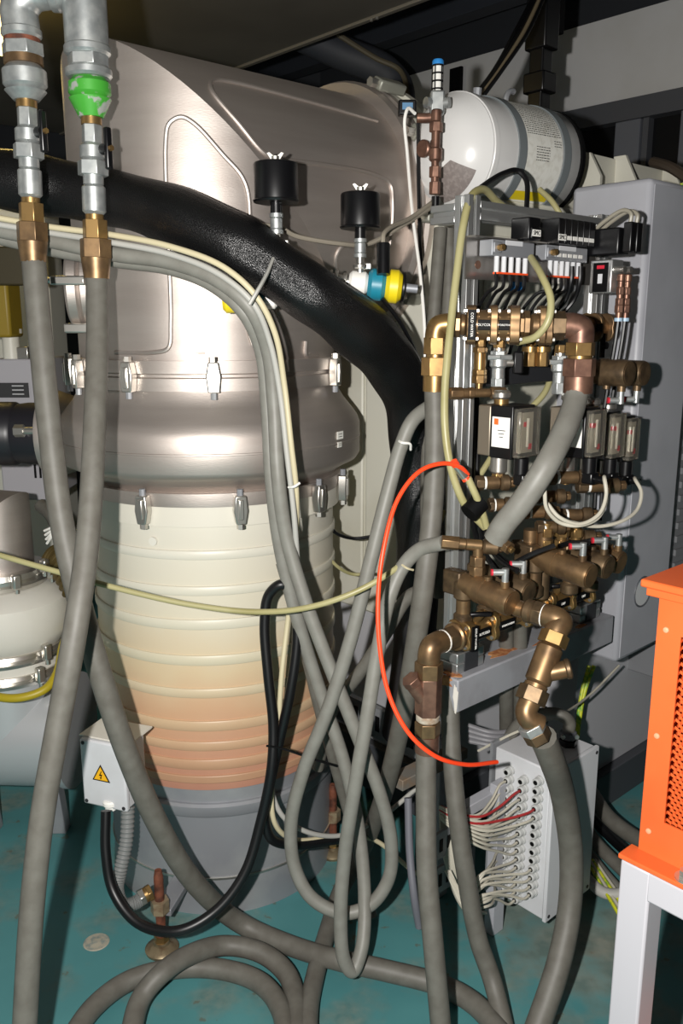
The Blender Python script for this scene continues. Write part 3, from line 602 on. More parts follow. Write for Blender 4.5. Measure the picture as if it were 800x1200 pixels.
build(MB().lathe(PC, Z, [(zf(800, Yp), .172), (zf(786, Yp), .172)], 56), 'cream_ring', CREAM, pump)
a, h = mitre(PC, .172, zf(808, Yp), .36, V((1, -.05, 0)).normalized(), .19, -1, 56)
STEELP = mk('satin_pump_steel', '#c6c8ca', .4, .45)
build(a, 'lower_pipe', STEELP, pump); build(h, 'lower_elbow', STEELP, pump)
build(MB().lathe(PC+Z*.36, V((1, -.05, 0)), [(.19, .15), (.19, .178), (.21, .178), (.21, .1)], 48), 'outlet_flange', STEELP, pump)
def pclamp(px, py, R, hh):
    best = min(range(360), key=lambda k: abs(400+FPX*(PC.x+R*math.cos(math.radians(k+180)/1))/((PC+V((R*math.cos(math.radians(k+180)), R*math.sin(math.radians(k+180)), zf(py, Yp))))-CAM).dot(FW)-px) if k < 180 else 1e9)
    q = math.radians(best+180); o = V((math.cos(q), math.sin(q), 0)); c = PC+o*R+Z*zf(py, Yp)
    b_ = build(MB().box(c+o*.01, (.024, .026, hh), o, Z.cross(o)), 'clamp', STEEL2, pump, .006)
    build(MB().cyl(c+o*.01-Z*hh/2, c+o*.01-Z*(hh/2+.012), .007, n=8), 'bolt_end', STEEL2, b_)
pclamp(17, 690, .142, .045); pclamp(48, 680, .145, .04); pclamp(66, 690, .15, .045); pclamp(52, 776, .184, .05); pclamp(45, 800, .184, .05)
for dx in (-.12, .1):
    build(MB().prism([(-.05, 0), (.05, 0), (.03, .22), (-.03, .22)], V((PC.x+dx, PC.y-.02, .0)), RT, Z, V((0, .05, 0))), 'foot', STEELD, pump, .003)
tag(build(MB().tube([at(-30, 812, 2.38), at(20, 818, 2.36), at(52, 808, 2.38), at(66, 790, 2.42), at(74, 755, 2.5), at(86, 735, 2.62)], .012, 12), 'pump_hose', mk('olive_yellow_hose', '#a8961e', .45)), 'olive yellow hose wrapped round the pump stack waist', 'hose')
# flexible bellows behind the hoses
b_ = MB().tube([at(62, 655, 2.6), at(75, 662, 2.58), at(92, 690, 2.55)], lambda t: .045+.006*math.sin(t*60), 18, 20)
tag(build(b_, 'bellows_hose', mk('bronze_bellows', '#6b5c38', .4, .6)), 'small bronze bellows between pump stack and vessel', 'bellows')
tag(build(MB().tube([at(48, 592, 2.7), at(62, 606, 2.66), at(70, 630, 2.64), at(78, 660, 2.66)], .022, 12), 'fume_hose', HOSED), 'grey hose stub above the bronze bellows', 'hose')
for k in range(4):
    tag(build(MB().tube([at(52+k, 622+5*k, 2.5), at(62, 618+3*k, 2.48), at(74, 616, 2.5), at(84, 622, 2.52)], .004, 6), 'bundled_wire', WHITE), 'thin white wire in the small tied bundle above the bellows, %s from the top' % ORD[k], 'wire', 'white wires of the small bundle')
# black port duct to the bulged collar
dp = at(40, 508, 2.38); de = at(95, 508, 2.34)
pdv = V((1, -.02, 0)).normalized()
pdn = thing('port_duct', 'short black rubber duct between left equipment and bulged collar', 'duct', dp-Z*.09)
build(MB().lathe(dp-pdv*.35, pdv, [(0, .088), (.3, .088), (.31, .082), (.34, .086), (.42, .086)], 40), 'sleeve', mk('black_rubber_duct', '#1c1b20', .4), pdn)
build(MB().lathe(dp+pdv*.04, pdv, [(0, .08), (.0, .115), (.03, .12), (.06, .11), (.11, .09)], 40), 'port_collar', STEEL, pdn)
build(MB().cyl(dp+V((-.015, -.1, .02)), dp+V((.14, -.1, .02)), .010, n=10), 'tie_rod', STEEL2, pdn); build(MB().cyl(dp+V((-.015, -.1, .02)), dp+V((.01, -.1, .02)), .017, n=6), 'rod_nut', STEEL2, pdn)
# white instrument cabinet at left
wc = at(36, 505, 2.95)
cb = thing('instrument_cabinet', 'white instrument cabinet with dark nameplate behind the left hose', 'cabinet', wc-Z*.25)
build(MB().box(wc+V((-.03, .15, 0)), (.17, .3, .49)), 'case', WHITEP, cb, .006)
build(MB().box(wc+V((-.045, -.003, .14)), (.10, .006, .05)), 'nameplate', INK, cb)
for k in range(3): build(MB().box(wc+V((-.03, -.007, .155-.014*k)), (.04, .001, .003)), 'printed_line', LGREY, cb)
for k in range(2): build(MB().box(wc+V((.005+.018*k, -.001, -.13)), (.007, .004, .07)), 'vent_slot', BLACKM, cb)
build(MB().cyl(wc+V((-.055, .03, .245)), wc+V((-.055, .03, .33)), .028, n=20), 'top_spout', CREAM, cb); build(MB().cyl(wc+V((-.055, .03, .33)), wc+V((-.055, .03, .345)), .04, n=20), 'spout_rim', CREAM, cb)
build(MB().box(wc+V((-.01, .03, .265)), (.04, .05, .04)), 'top_latch', STEEL2, cb, .004)
# pale rack behind
rk = tag(build(MB().box(at(30, 420, 3.6)+V((-.05, .1, -.2)), (.34, .2, 2.0)), 'equipment_rack', mk('pale_rack', '#c9c8be', .6), None, .01), 'pale equipment rack in the background at the left edge', 'rack')
tag(build(MB().box(at(12, 312, 2.75), (.20, .05, .12)), 'olive_shade_sheet', mk('olive_shade', '#3c3520', .5), None, .006), 'dark olive sheet coloured as shaded wall below the bundle at the left edge', 'shade patch')  # added slab, its olive colour stands for shadow on the pale wall
tag(build(MB().box(at(-4, 345, 2.85), (.12, .12, .28)), 'amber_shade_block', mk('amber', '#8a7420', .5), None, .01), 'dim amber block coloured as shaded wall at the left edge behind the hoses', 'housing')  # added block, amber imitates wall in flash shadow under yellow room light
# ceiling pipe in the dark
tag(build(MB().tube([at(352, 40, 4.0), at(400, 62, 4.0), at(450, 84, 4.0), at(466, 105, 4.0), at(463, 150, 3.9)], .075, 18), 'ceiling_duct', mk('dark_duct', '#33363c', .6)), 'dark duct bending down from the roof behind the vessel', 'duct')
tag(build(MB().tube([at(395, 40, 3.9), at(440, 68, 3.9), at(468, 82, 3.9), at(478, 112, 3.85), at(480, 150, 3.8)], .012, 8), 'ceiling_cable', mk('dark_taupe', '#57503f', .6)), 'thin taupe cable following the dark roof duct', 'cable')
# ================================================================ white tank
tcn = at(524, 178, 2.26); TX = (U*.985+W*.0).normalized()
TX = (at(662, 197, 2.60)-tcn).normalized(); TR = .146
tk = thing('pressure_tank', 'white pressure tank with grey straps above the pipe stand', 'tank', tcn+TX*.2-Z*TR)
build(MB().lathe(tcn, TX, [(-.062, .001), (-.061, .03), (-.056, .06), (-.045, .09), (-.026, .117), (-.006, .133), (.012, TR), (.395, TR), (.415, .132), (.44, .1), (.455, .05), (.458, .001)], 56), 'shell', TANKW, tk)
build(MB().lathe(tcn, TX, [(.016, TR), (.018, TR+.003), (.034, TR+.003), (.036, TR)], 56, closed=False), 'rim', TANKW, tk)
for t0 in (.115, .315):
    build(MB().lathe(tcn, TX, [(t0, TR), (t0, TR+.004), (t0+.032, TR+.004), (t0+.032, TR)], 56, closed=False), 'strap', STRAP, tk)
    build(MB().box(tcn+TX*(t0+.016)-Z*(TR+.05), (.03, .05, .10), TX, Z.cross(TX)), 'strap_leg', STRAP, tk)
build(MB().lathe(tcn, TX, [(.405, .13), (.405, .147), (.42, .147), (.42, .12)], 56, closed=False), 'end_band', BLACKM, tk)
tx_, ty_, _ = basis(TX)
sd = tx_.cross(TX)*1
def tpos(t, ang, r): # ang measured from straight up towards the viewer
    side = V((TX.y, -TX.x, 0)).normalized(); upv = side.cross(TX)*-1
    if upv.z < 0: upv = -upv
    return tcn+TX*t+(upv*math.cos(ang)+side*math.sin(ang))*r
def patch(t0, t1, a0, a1, r, m=10):
    b_ = MB(); vs = []; fs = []
    for i in range(m+1):
        an = a0+(a1-a0)*i/m; vs += [tpos(t0, an, r), tpos(t1, an, r)]
    for i in range(m): fs.append((2*i, 2*i+1, 2*i+3, 2*i+2))
    return b_.add(vs, fs)
lb = build(patch(.15, .31, -.3, 2.6, TR+.0012, 16), 'paper_label', PAPER, tk)
b_ = MB()
for k in range(26):
    an = .60+k*.042 if k < 17 else 1.36+(k-17)*.045
    t0 = .156; t1 = .304
    if k >= 17 and k < 20: t0 = .27
    if k >= 20: t0, t1 = .19, .25
    x = t0
    while x < t1:
        w_ = random.uniform(.004, .012); o = patch(x, min(t1, x+w_), an, an+.014, TR+.0018, 1); b_.v, b_.f = b_.v, b_.f; b_.add(o.v, o.f); x += w_+.0025
tag(build(b_, 'printed_text', INK, lb), kind='stuff')
build(patch(.15, .31, 2.3, 2.5, TR+.002, 4), 'yellow_strip', YELLOW, tk)
# brown print on the domed end
def dome(py, px): 
    r = ray(px, py); return r
b_ = MB(); sidev = V((TX.y, -TX.x, 0)).normalized()
pr = [(-.0615, .02), (-.056, .06), (-.045, .09), (-.026, .117), (-.010, .131)]
def dome_pt(rad, ang):
    for i in range(len(pr)-1):
        if pr[i][1] <= rad <= pr[i+1][1]:
            f_ = (rad-pr[i][1])/(pr[i+1][1]-pr[i][1]); t = pr[i][0]+(pr[i+1][0]-pr[i][0])*f_; break
    upv = Z-TX*Z.dot(TX); upv.normalize()
    return tcn+TX*(t-.004)+(upv*math.cos(ang)+sidev*math.sin(ang))*(rad+.0012)
vs = []; fs = []; m = 12
for i in range(m+1):
    an = math.radians(118+i*62/m)
    lo_r = min(.126, .058/max(.35, math.cos(an-math.radians(150))));
    for j in range(4): vs.append(dome_pt(lo_r+(.128-lo_r)*j/3, an))
for i in range(m):
    for j in range(3): fs.append((i*4+j, i*4+j+1, i*4+j+5, i*4+j+4))
build(b_.add(vs, fs), 'brown_print', mk('brown_print', '#7d7470', .5, 0, '#8f8682', 120), tk)
# end port fitting
ep = tcn-TX*.062
chain(tk, ep+TX*.01, -TX, [('boss', .012, .024, 'r', TANKW), ('copper_nut', .022, .017, 'h', COPPER), ('copper_nut', .012, .022, 'r', COPPER)])
chain(tk, tcn+TX*.452, TX, [('rear_nipple', .03, .022, 'c', COPPER), ('rear_nut', .035, .026, 'h', COPPER), ('rear_tip', .02, .02, 'c', COPPER)])
# mount lug on top
build(MB().cyl(tpos(.10, .1, TR-.01), tpos(.10, .1, TR+.02), .012, n=10), 'top_lug', STEELD, tk)
build(MB().torus(tpos(.26, .05, TR+.005), V((TX.y, -TX.x, 0)), .028, .008, 20, 8, -.2, math.pi+.2), 'lifting_eye', STEELD, tk)
# copper riser at the tank end
cr = thing('copper_riser', 'copper riser with steel cross and blue-capped sight gauge before the tank', 'pipe', at(509, 235, 2.16))
chain(cr, at(509, 228, 2.14), Z, [('lower_nut', .03, .014, 'h', COPPER), ('pipe', .01, .010, 'c', COPPER), ('nut', .026, .015, 'h', COPPER), ('pipe', .012, .010, 'c', COPPER), ('nut', .032, .016, 'r', COPPER), ('pipe', .036, .011, 'c', COPPER), ('nut', .022, .017, 'h', COPPER), ('elbow', .03, .013, 'r', COPPER)])
cx = at(512, 121, 2.14)
build(MB().box(cx, (.036, .03, .056)), 'steel_cross', GALV, cr, .005)
for s in (-1, 1): build(MB().cyl(cx+RT*.018*s+V((0, -.004, .0)), cx+RT*.03*s+V((0, -.01, 0)), .013, n=14), 'cross_port', GALV, cr)
sg = build(MB().cyl(cx+Z*.028, cx+Z*.088, .0125, n=18), 'sight_glass', WHITE, cr)
for k in range(4): build(MB().lathe(cx+Z*(.03+.018*k), Z, [(0, .0128), (0, .0142), (.004, .0142), (.004, .0128)], 18, closed=False), 'cage_ring', BLACKM, sg)
for k in range(5):
    an = k*2*math.pi/5-.9; o = V((math.cos(an), math.sin(an), 0)); build(MB().cyl(cx+o*.0138+Z*.028, cx+o*.0138+Z*.088, .0016, n=6), 'cage_bar', BLACKM, sg)
build(MB().lathe(cx+Z*.088, Z, [(0, .0142), (.008, .0145), (.012, .012)], 18), 'blue_cap', BLUEP, cr)
build(MB().tube([cx-Z*.03, cx-Z*.034-RT*.02, cx-Z*.034-RT*.05], .012, 12, 4), 'side_branch', COPPER, cr)
dg = cx-Z*.012-RT*.075
build(MB().box(dg, (.045, .03, .036)), 'digital_gauge', BLACKP, cr, .004)
build(MB().box(dg+V((0, -.0155, .002)), (.026, .001, .016)), 'display', mk('blue_display', '#5f86a8', .3), cr)
kn = at(510, 240, 2.13)
build(MB().cyl(kn-Z*.015, kn+Z*.02, .010, n=12), 'tap_stem', BLACKP, cr); build(MB().box(kn+RT*.012-Z*.012, (.04, .018, .012)), 'tap_lever', BLACKP, cr, .003)
build(MB().cyl(dome_pt(.03, 1.2)-TX*.02, at(512, 172, 2.15), .010, n=10), 'tank_link', COPPER, cr)
# little fittings row behind the gauge
for k, (x, m_) in enumerate(((459, COPPER), (468, GALV), (478, GALV))):
    t = thing('pilot_fitting', 'small %s fitting on top of the gate plate, %s' % (('copper', 'leftmost'), ('steel', 'middle one'), ('steel', 'nearest the digital gauge'))[k], 'fitting', at(x, 146, 2.72), 'fittings on top of the gate plate')
    chain(t, at(x, 148, 2.72), Z, [('base_nut', .02, .012, 'h', STEELD), ('stem', .03, .009, 'c', m_), ('cap', .022, .012, 'h', m_)])
tag(build(MB().tube([at(*p) for p in ((486, 133, 2.1), (478, 127, 2.12), (474, 140, 2.14), (477, 180, 2.16), (483, 250, 2.16), (492, 320, 2.14), (497, 380, 2.12), (498, 430, 2.12))], .0042, 8), 'signal_cable', WHITE), 'thin white cable hanging from the digital gauge past the duct', 'cable')
tag(build(MB().tube([at(*p) for p in ((490, 138, 2.2), (490, 180, 2.24), (491, 250, 2.26), (494, 330, 2.26), (500, 400, 2.28))], .005, 8), 'signal_cable', BLACK), 'thin black cable hanging beside the white gauge cable', 'cable')
# black mast with cables
ms = at(634, 60, 3.1)
mt = thing('black_mast', 'black square mast rising behind the white tank to the roof', 'mast', ms-Z*.3)
build(MB().box(ms-Z*.05, (.062, .06, 1.0), U, W), 'mast_tube', BLACKP, mt, .006)
for z_ in (.10, -.11): build(MB().box(ms+Z*z_, (.085, .09, .07 if z_ < 0 else .2), U, W), 'mast_clamp', BLACKP, mt, .006)
build(MB().box(ms+U*.07+Z*.14, (.06, .05, .14), U, W), 'mast_bracket', BLACKM, mt, .004)
for k in range(4):
    tag(build(MB().tube([at(640-4*k, -10, 2.9), at(618-5*k, 38, 2.7), at(588-3*k, 82, 2.5), at(566-k*3, 112, 2.36)], .0065, 8), 'mast_cable', BLACK if k != 1 else mk('tan_cable', '#8a7c62', .5)), 'thin %s cable slanting from the mast to the tank, %s' % ('tan' if k == 1 else 'black', ('rightmost', 'second from right', 'third from right', 'leftmost')[k]), 'cable', 'cables slanting from the mast')
tag(build(MB().box(onwall(534, 101, .04), (.02, .09, .2), U, W), 'wall_slot', BLACKM, None, .004), 'dark upright slot plate on the far white wall', 'plate')
# ================================================================ grey wall cabinet
gc = at(742, 500, 2.36); gc.z = 0
zt_ = at(750, 214, 2.31).z; zb_ = at(703, 783, 2.48).z
gcab = thing('grey_cabinet', 'tall smooth grey cabinet to the right of the pipe stand', 'cabinet', gc+Z*zb_)
build(MB().prism([(0, 0), (.27, 0), (.27, .24), (0, .24)], gc+Z*zb_, U, W, Z*(zt_-zb_)), 'cabinet_shell', GREYP, gcab, .014)
hc = gc+Z*at(743, 705, 2.45).z+U*.115
build(MB().cyl(hc+N*.0055, hc-N*.01, .042, n=32), 'round_opening', mk('opening_grey', '#cdcecf', .5), gcab)
build(MB().lathe(hc+N*.004, N, [(0, .041), (.003, .045), (.003, .047), (0, .048)], 32, closed=False), 'opening_rim', GREYD, gcab)
build(MB().box(gc+U*.14+W*.245+Z*((zt_+zb_)/2), (.16, .11, zt_-zb_-.2), U, W), 'mounting_box', GREYP, gcab)
build(MB().box(gc+U*.14+N*.002+Z*((zt_+zb_)/2), (.256, .004, zt_-zb_-.03), U, N), 'front_door', GREYP, gcab, .003)
lc = gc+U*.36-N*.06
lv = thing('louvre_cabinet', 'dim grey louvred cabinet at the right edge beyond the smooth cabinet', 'cabinet', lc+Z*.4)
build(MB().box(lc+U*.3-N*.1+Z*1.2, (.6, .2, 1.5), U, N), 'cabinet_shell', mk('dim_grey', '#7c7d80', .5), lv, .006)
for k in range(26): build(MB().box(lc+U*.1+N*.004+Z*(.6+.045*k), (.08, .008, .02), U, N), 'louvre', mk('louvre_grey', '#7c7d80', .5) if k == 0 else bpy.data.materials['louvre_grey'], lv)
tag(build(MB().tube([at(*p) for p in ((765, 190, 2.7), (785, 196, 2.6), (810, 212, 2.5))], .016, 10), 'roof_cable', mk('brown_cable', '#4a4036', .5)), 'dark brown cable over the cabinet top at the right edge', 'cable')
tag(build(MB().tube([at(*p) for p in ((799, 215, 2.55), (796, 235, 2.56), (794, 260, 2.58), (797, 300, 2.6))], .006, 8), 'earth_wire', YGW), 'yellow-green earth wire beside the smooth cabinet top', 'wire')

# warm lamp glowing beyond the taps
lg = at(4, 28, 3.0)
HL = bpy.data.materials.new('lamp_glow'); HL.use_nodes = True; HL.node_tree.nodes['Principled BSDF'].inputs['Emission Color'].default_value = (1, .70, .18, 1); HL.node_tree.nodes['Principled BSDF'].inputs['Emission Strength'].default_value = 3.0
wl = thing('hall_lamp', 'warm glowing globe lamp in the top left corner behind the taps', 'lamp', lg-Z*.1)
build(MB().lathe(lg, Z, [(-.10, .001), (-.095, .04), (-.07, .075), (-.03, .098), (.0, .10), (.04, .092), (.075, .065), (.09, .04)], 28), 'globe', HL, wl)
build(MB().lathe(lg, Z, [(.085, .045), (.12, .045), (.125, .02), (.5, .018)], 18), 'stem', GREYD, wl)
lamp('hall_lamp_light', 'POINT', lg+V((.0, -.0, -.16)), 3, (1.0, .70, .18), .09)
# ================================================================ pipe stand
P0 = at(540, 500, 1.95); P0.z = 0
PW = .040; ZT = at(540, 236, 1.93).z; ZBM = at(548, 800, 1.98).z
def fp(px, py, k): return plane_hit(px, py, P0+N*k, N)
st_ = thing('pipe_stand', 'aluminium profile pipe stand on a grey painted beam', 'stand', P0+U*.25+Z*ZBM)
def profile(p, ax, L, name, parent):
    """slotted aluminium extrusion"""
    x, y = (U, W) if abs(ax.z) > .5 else ((Z, ax.cross(Z)))
    h_ = PW/2; s_ = .005; e = .009
    poly = [(-h_, -h_), (-s_, -h_), (-s_, -h_+e), (s_, -h_+e), (s_, -h_), (h_, -h_), (h_, -s_), (h_-e, -s_), (h_-e, s_), (h_, s_), (h_, h_), (s_, h_), (s_, h_-e), (-s_, h_-e), (-s_, h_), (-h_, h_), (-h_, s_), (-h_+e, s_), (-h_+e, -s_), (-h_, -s_)]
    return build(MB().prism(poly, p, x, y, ax*L), name, ALU, parent, .0012)
zfoot = ZBM+.055
LS = .52
profile(P0+Z*zfoot, Z, ZT-zfoot, 'post', st_)
profile(P0+U*LS+Z*zfoot, Z, ZT-zfoot, 'post', st_)
profile(P0+U*.02+Z*(ZT-.03), U, LS-.04, 'top_rail', st_)
profile(P0+W*.02+Z*(ZT-.035), W, .07, 'side_rail', st_)
build(MB().box(P0+U*LS*.5+Z*at(640, 438, 2.1).z, (LS-.04, .03, .042), U, W), 'middle_bar', mk('black_bar', '#2b2c2f', .4), st_, .003)
for s in (0, LS):
    q = P0+U*s+Z*ZBM
    for k in range(2): build(MB().box(q-W*.0+Z*(.013+.026*k)+U*.012, (.10, .085, .025), U, W), 'foot_block', ALU, st_, .003)
    build(MB().box(q+U*.012+N*.0435+Z*.026, (.05, .003, .046), U, N), 'block_cap', ALUD, st_, .001)
bm = thing('painted_beam', 'grey painted box beam with chipped rusty end carrying the stand', 'beam', P0+U*.25+Z*(ZBM-.1))
BH = .082
build(MB().box(P0+U*.28-Z*(BH/2)+Z*ZBM+N*.0, (.68, .13, BH), U, W), 'box_beam', mk('beam_grey', '#97989d', .45, 0, '#8c8c90', 12), bm, .004)
RC_ = mk('chipped_rust', '#9c5f36', .8, 0, '#c28a58', 60)
def chip(o, X, Y, D, s1, s2, m_, nm='rust_chip'):
    pl = []
    for k in range(14):
        an = 2*math.pi*k/14; rr = random.uniform(.65, 1.1); pl.append((s1*rr*math.cos(an), s2*rr*math.sin(an)))
    build(MB().prism(pl, o, X, Y, D*.0012), nm, m_, bm)
e_ = P0-U*.06+Z*ZBM
chip(e_+W*-.0-Z*.012, W, Z, -U, .05, .018, RC_); chip(e_+U*.02-W*.03, U, W, Z, .02, .03, RC_); chip(e_+N*.06-Z*.045, W, Z, -U, .008, .038, mk('bare_primer', '#ded8cf', .7), 'bare_chip')
chip(P0+U*.17+Z*ZBM+N*.02, U, W, Z, .07, .022, RC_); chip(P0+U*.33+Z*ZBM+N*.05, U, W, Z, .09, .012, RC_); chip(P0+U*.47+Z*ZBM+N*.05, U, W, Z, .03, .01, RC_)
for s in (.1, .5): build(MB().box(P0+U*(s+.08)+W*.21+Z*(ZBM-.05), (.05, .30, .06), U, W), 'wall_bracket', GREYD, bm, .003)
# ---------------------------------------------------------------- valve plate and islands (upper)
def face_pt(px, py, k): return fp(px, py, k)
FX, FYn = U, N
pl0 = fp(546, 300, .03); pl1 = fp(640, 305, .03); zc = pl0.z
sa = (pl0-P0).dot(U); sb = (pl1-P0).dot(U); zt1 = fp(546, 277, .03).z; zb1 = fp(546, 327, .03).z
vp = thing('valve_plate', 'stainless valve mounting plate across the stand below the top rail', 'plate', P0+U*.2+N*.03+Z*zb1)
build(MB().box(P0+U*(sa+.25)+N*.028+Z*((zt1+zb1)/2), (.50, .004, zt1-zb1), U, N), 'plate_sheet', mk('polished_plate', '#a39f9a', .28, .85, '#8a8682', 9), vp)
build(MB().box(P0+U*(sa+.25)+N*.04+Z*(zt1), (.50, .028, .003), U, N), 'plate_lip', mk('plate_lip', '#a39f9a', .3, .8), vp)
def pin(s, z, r, L, m_, nm, parent=vp, n=12): return build(MB().cyl(P0+U*s+N*.03+Z*z, P0+U*s+N*(.03+L)+Z*z, r, n=n), nm, m_, parent)
zs1 = fp(556, 310, .03).z
build(MB().cyl(P0+U*(sa+.04)+N*.029+Z*zs1, P0+U*(sa+.04)+N*.0312+Z*zs1, .009, n=18), 'plate_hole', COPPER, vp)
def island(s0, px_, w_, nf, py, label, nlab):
    z0 = zt1-.022
    t = thing('valve_island', label, 'valve block', P0+U*(s0+w_/2)+N*.05+Z*(z0-.03), 'pneumatic valve blocks on the stainless plate')
    c = P0+U*(s0+w_/2)+N*.05
    build(MB().box(c+Z*(z0), (w_, .036, .034), U, N), 'base_block', STEELD, t, .002)
    build(MB().box(c+Z*(z0+.012)+N*.0185, (w_*.4, .001, .010), U, N), 'type_plate', LGREY, t)
    build(MB().box(c+Z*(z0-.052)+N*.012, (w_*.72, .014, .004), U, N), 'orange_strip', mk('orange_strip', '#ff5a2a', .4) if 'orange_strip' not in bpy.data.materials else bpy.data.materials['orange_strip'], t)
    for k in range(nf):
        x = s0+w_*.16+w_*.68*k/max(1, nf-1); q = P0+U*x+N*.062
        build(MB().cyl(q+Z*(z0-.017), q+Z*(z0-.05), .0056, n=10), 'push_fitting', LGREY, t)
    q = P0+U*(s0+.014)+N*.07+Z*z0
    f_ = build(MB().box(q, (.026, .006, .022), U, N), 'end_fitting_block', STEELD, t, .002)
    build(MB().cyl(q+N*.003+U*.002, q+N*.016+U*.002, .007, n=6), 'brass_plug', BRASS, f_)
    return t, c, z0
t1, c1_, z01 = island(sa+.04, 0, .15, 5, 0, 'left valve block with five white push fittings', 0)
bq = c1_+U*.05+Z*(z01+.045)+N*.01
vb_ = build(MB().box(bq, (.042, .05, .048), U, N), 'solenoid', BLACKP, t1, .003)
build(MB().box(bq+N*.028-Z*.01, (.036, .006, .024), U, N), 'logo_plate', BLACKP, t1, .002)
lp = build(MB().box(bq+N*.0315-Z*.010-U*.002, (.030, .001, .014), U, N), 'logo_field', WHITE, t1); text('SMC', .013, bq+N*.0325-Z*.010-U*.002, U, Z, BLACKM, lp)
sb2 = sa+.235
t2, c2_, z02 = island(sb2, 0, .17, 6, 0, 'right valve block with six fittings below a black solenoid row', 0)
bq = c2_+U*.01+Z*(z02+.047)+N*.01
for k in range(6): build(MB().box(bq+U*(-.062+.025*k), (.0238, .052, .056), U, N), 'solenoid', BLACKP, t2, .002)
lp = build(MB().box(bq+N*.027-Z*.014-U*.062, (.030, .001, .014), U, N), 'logo_field', WHITE, t2); text('SMC', .013, bq+N*.028-Z*.014-U*.062, U, Z, BLACKM, lp)
for k in range(5): build(MB().box(bq+N*.0268-Z*.014+U*(-.032+.023*k), (.018, .001, .009), U, N), 'number_tag', WHITE, t2)
for k in range(6): build(MB().box(c2_+N*.0185+Z*(z02-.004)+U*(-.055+.022*k), (.015, .001, .008), U, N), 'number_tag', WHITE, t2)
# black pneumatic tubes from the fittings
GT = 'black pneumatic tubes below the valve blocks'
ends = [((568, 352), (540, 350)), ((575, 350), 0), ((582, 352), 0), ((590, 352), 0), ((598, 350), 0), ((606, 356), 0), ((616, 360), 0), ((626, 362), 0), ((636, 360), 0), ((646, 362), 0), ((656, 362), 0)]
for k in range(11):
    s0, w_, nf, z0, j = (sa+.04, .15, 5, z01, k) if k < 5 else (sb2, .17, 6, z02, k-5)
    x = s0+w_*.16+w_*.68*j/max(1, nf-1); q = P0+U*x+N*.062+Z*(z0-.05)
    e = fp(558+k*10.5, 366, .0)
    tag(build(MB().tube([q, q-Z*.03, q*.5+e*.5-Z*.0+N*.004, e, e-Z*.05-U*.02, e-Z*.13+W*.04], .0042, 7, 6), 'pneumatic_tube', BLACK), 'black pneumatic tube under the %s valve block, %s from its left end' % (('left', 'right')[k >= 5], ORD[j]), 'tube', GT)
for k, x in enumerate((600, 608)):
    tag(build(MB().cyl(fp(x, 330, .02), fp(x, 341, .02), .007, n=12), 'blue_fitting', BLUEP), 'small blue push fitting under the stainless plate, %s of two' % ('left', 'right')[k], 'fitting')
for k, x in enumerate((670, 680)):
    tag(build(MB().tube([fp(x, 312, .07), fp(x-1, 330, .07), fp(x-8, 352, .05), fp(x-26, 372, .02)], .0055, 8, 6), 'pneumatic_tube', BLACK), 'thick black tube curving from the right valve block end, %s' % ('inner', 'outer')[k], 'tube', GT)
tag(build(MB().tube([at(*p) for p in ((545, 236, 1.95), (560, 222, 2.0), (590, 203, 2.08), (606, 200, 2.1), (616, 210, 2.1), (617, 240, 2.08), (615, 260, 2.06))], .0065, 8), 'pneumatic_tube', BLACK), 'black tube humping over the top rail below the tank', 'tube')
tag(build(MB().tube([at(*p) for p in ((552, 300, 2.1), (551, 420, 2.1), (553, 520, 2.08), (553, 600, 2.06), (562, 640, 2.0), (582, 668, 1.95))], .0075, 8), 'pneumatic_tube', BLACK), 'black tube running down right behind the near post', 'tube')
tag(build(MB().tube([at(*p) for p in ((558, 300, 2.12), (558, 420, 2.12), (559, 520, 2.1), (560, 600, 2.08), (572, 640, 2.0), (596, 662, 1.94))], .0075, 8), 'pneumatic_tube', BLACK), 'second black tube behind the near post, right-hand one', 'tube')
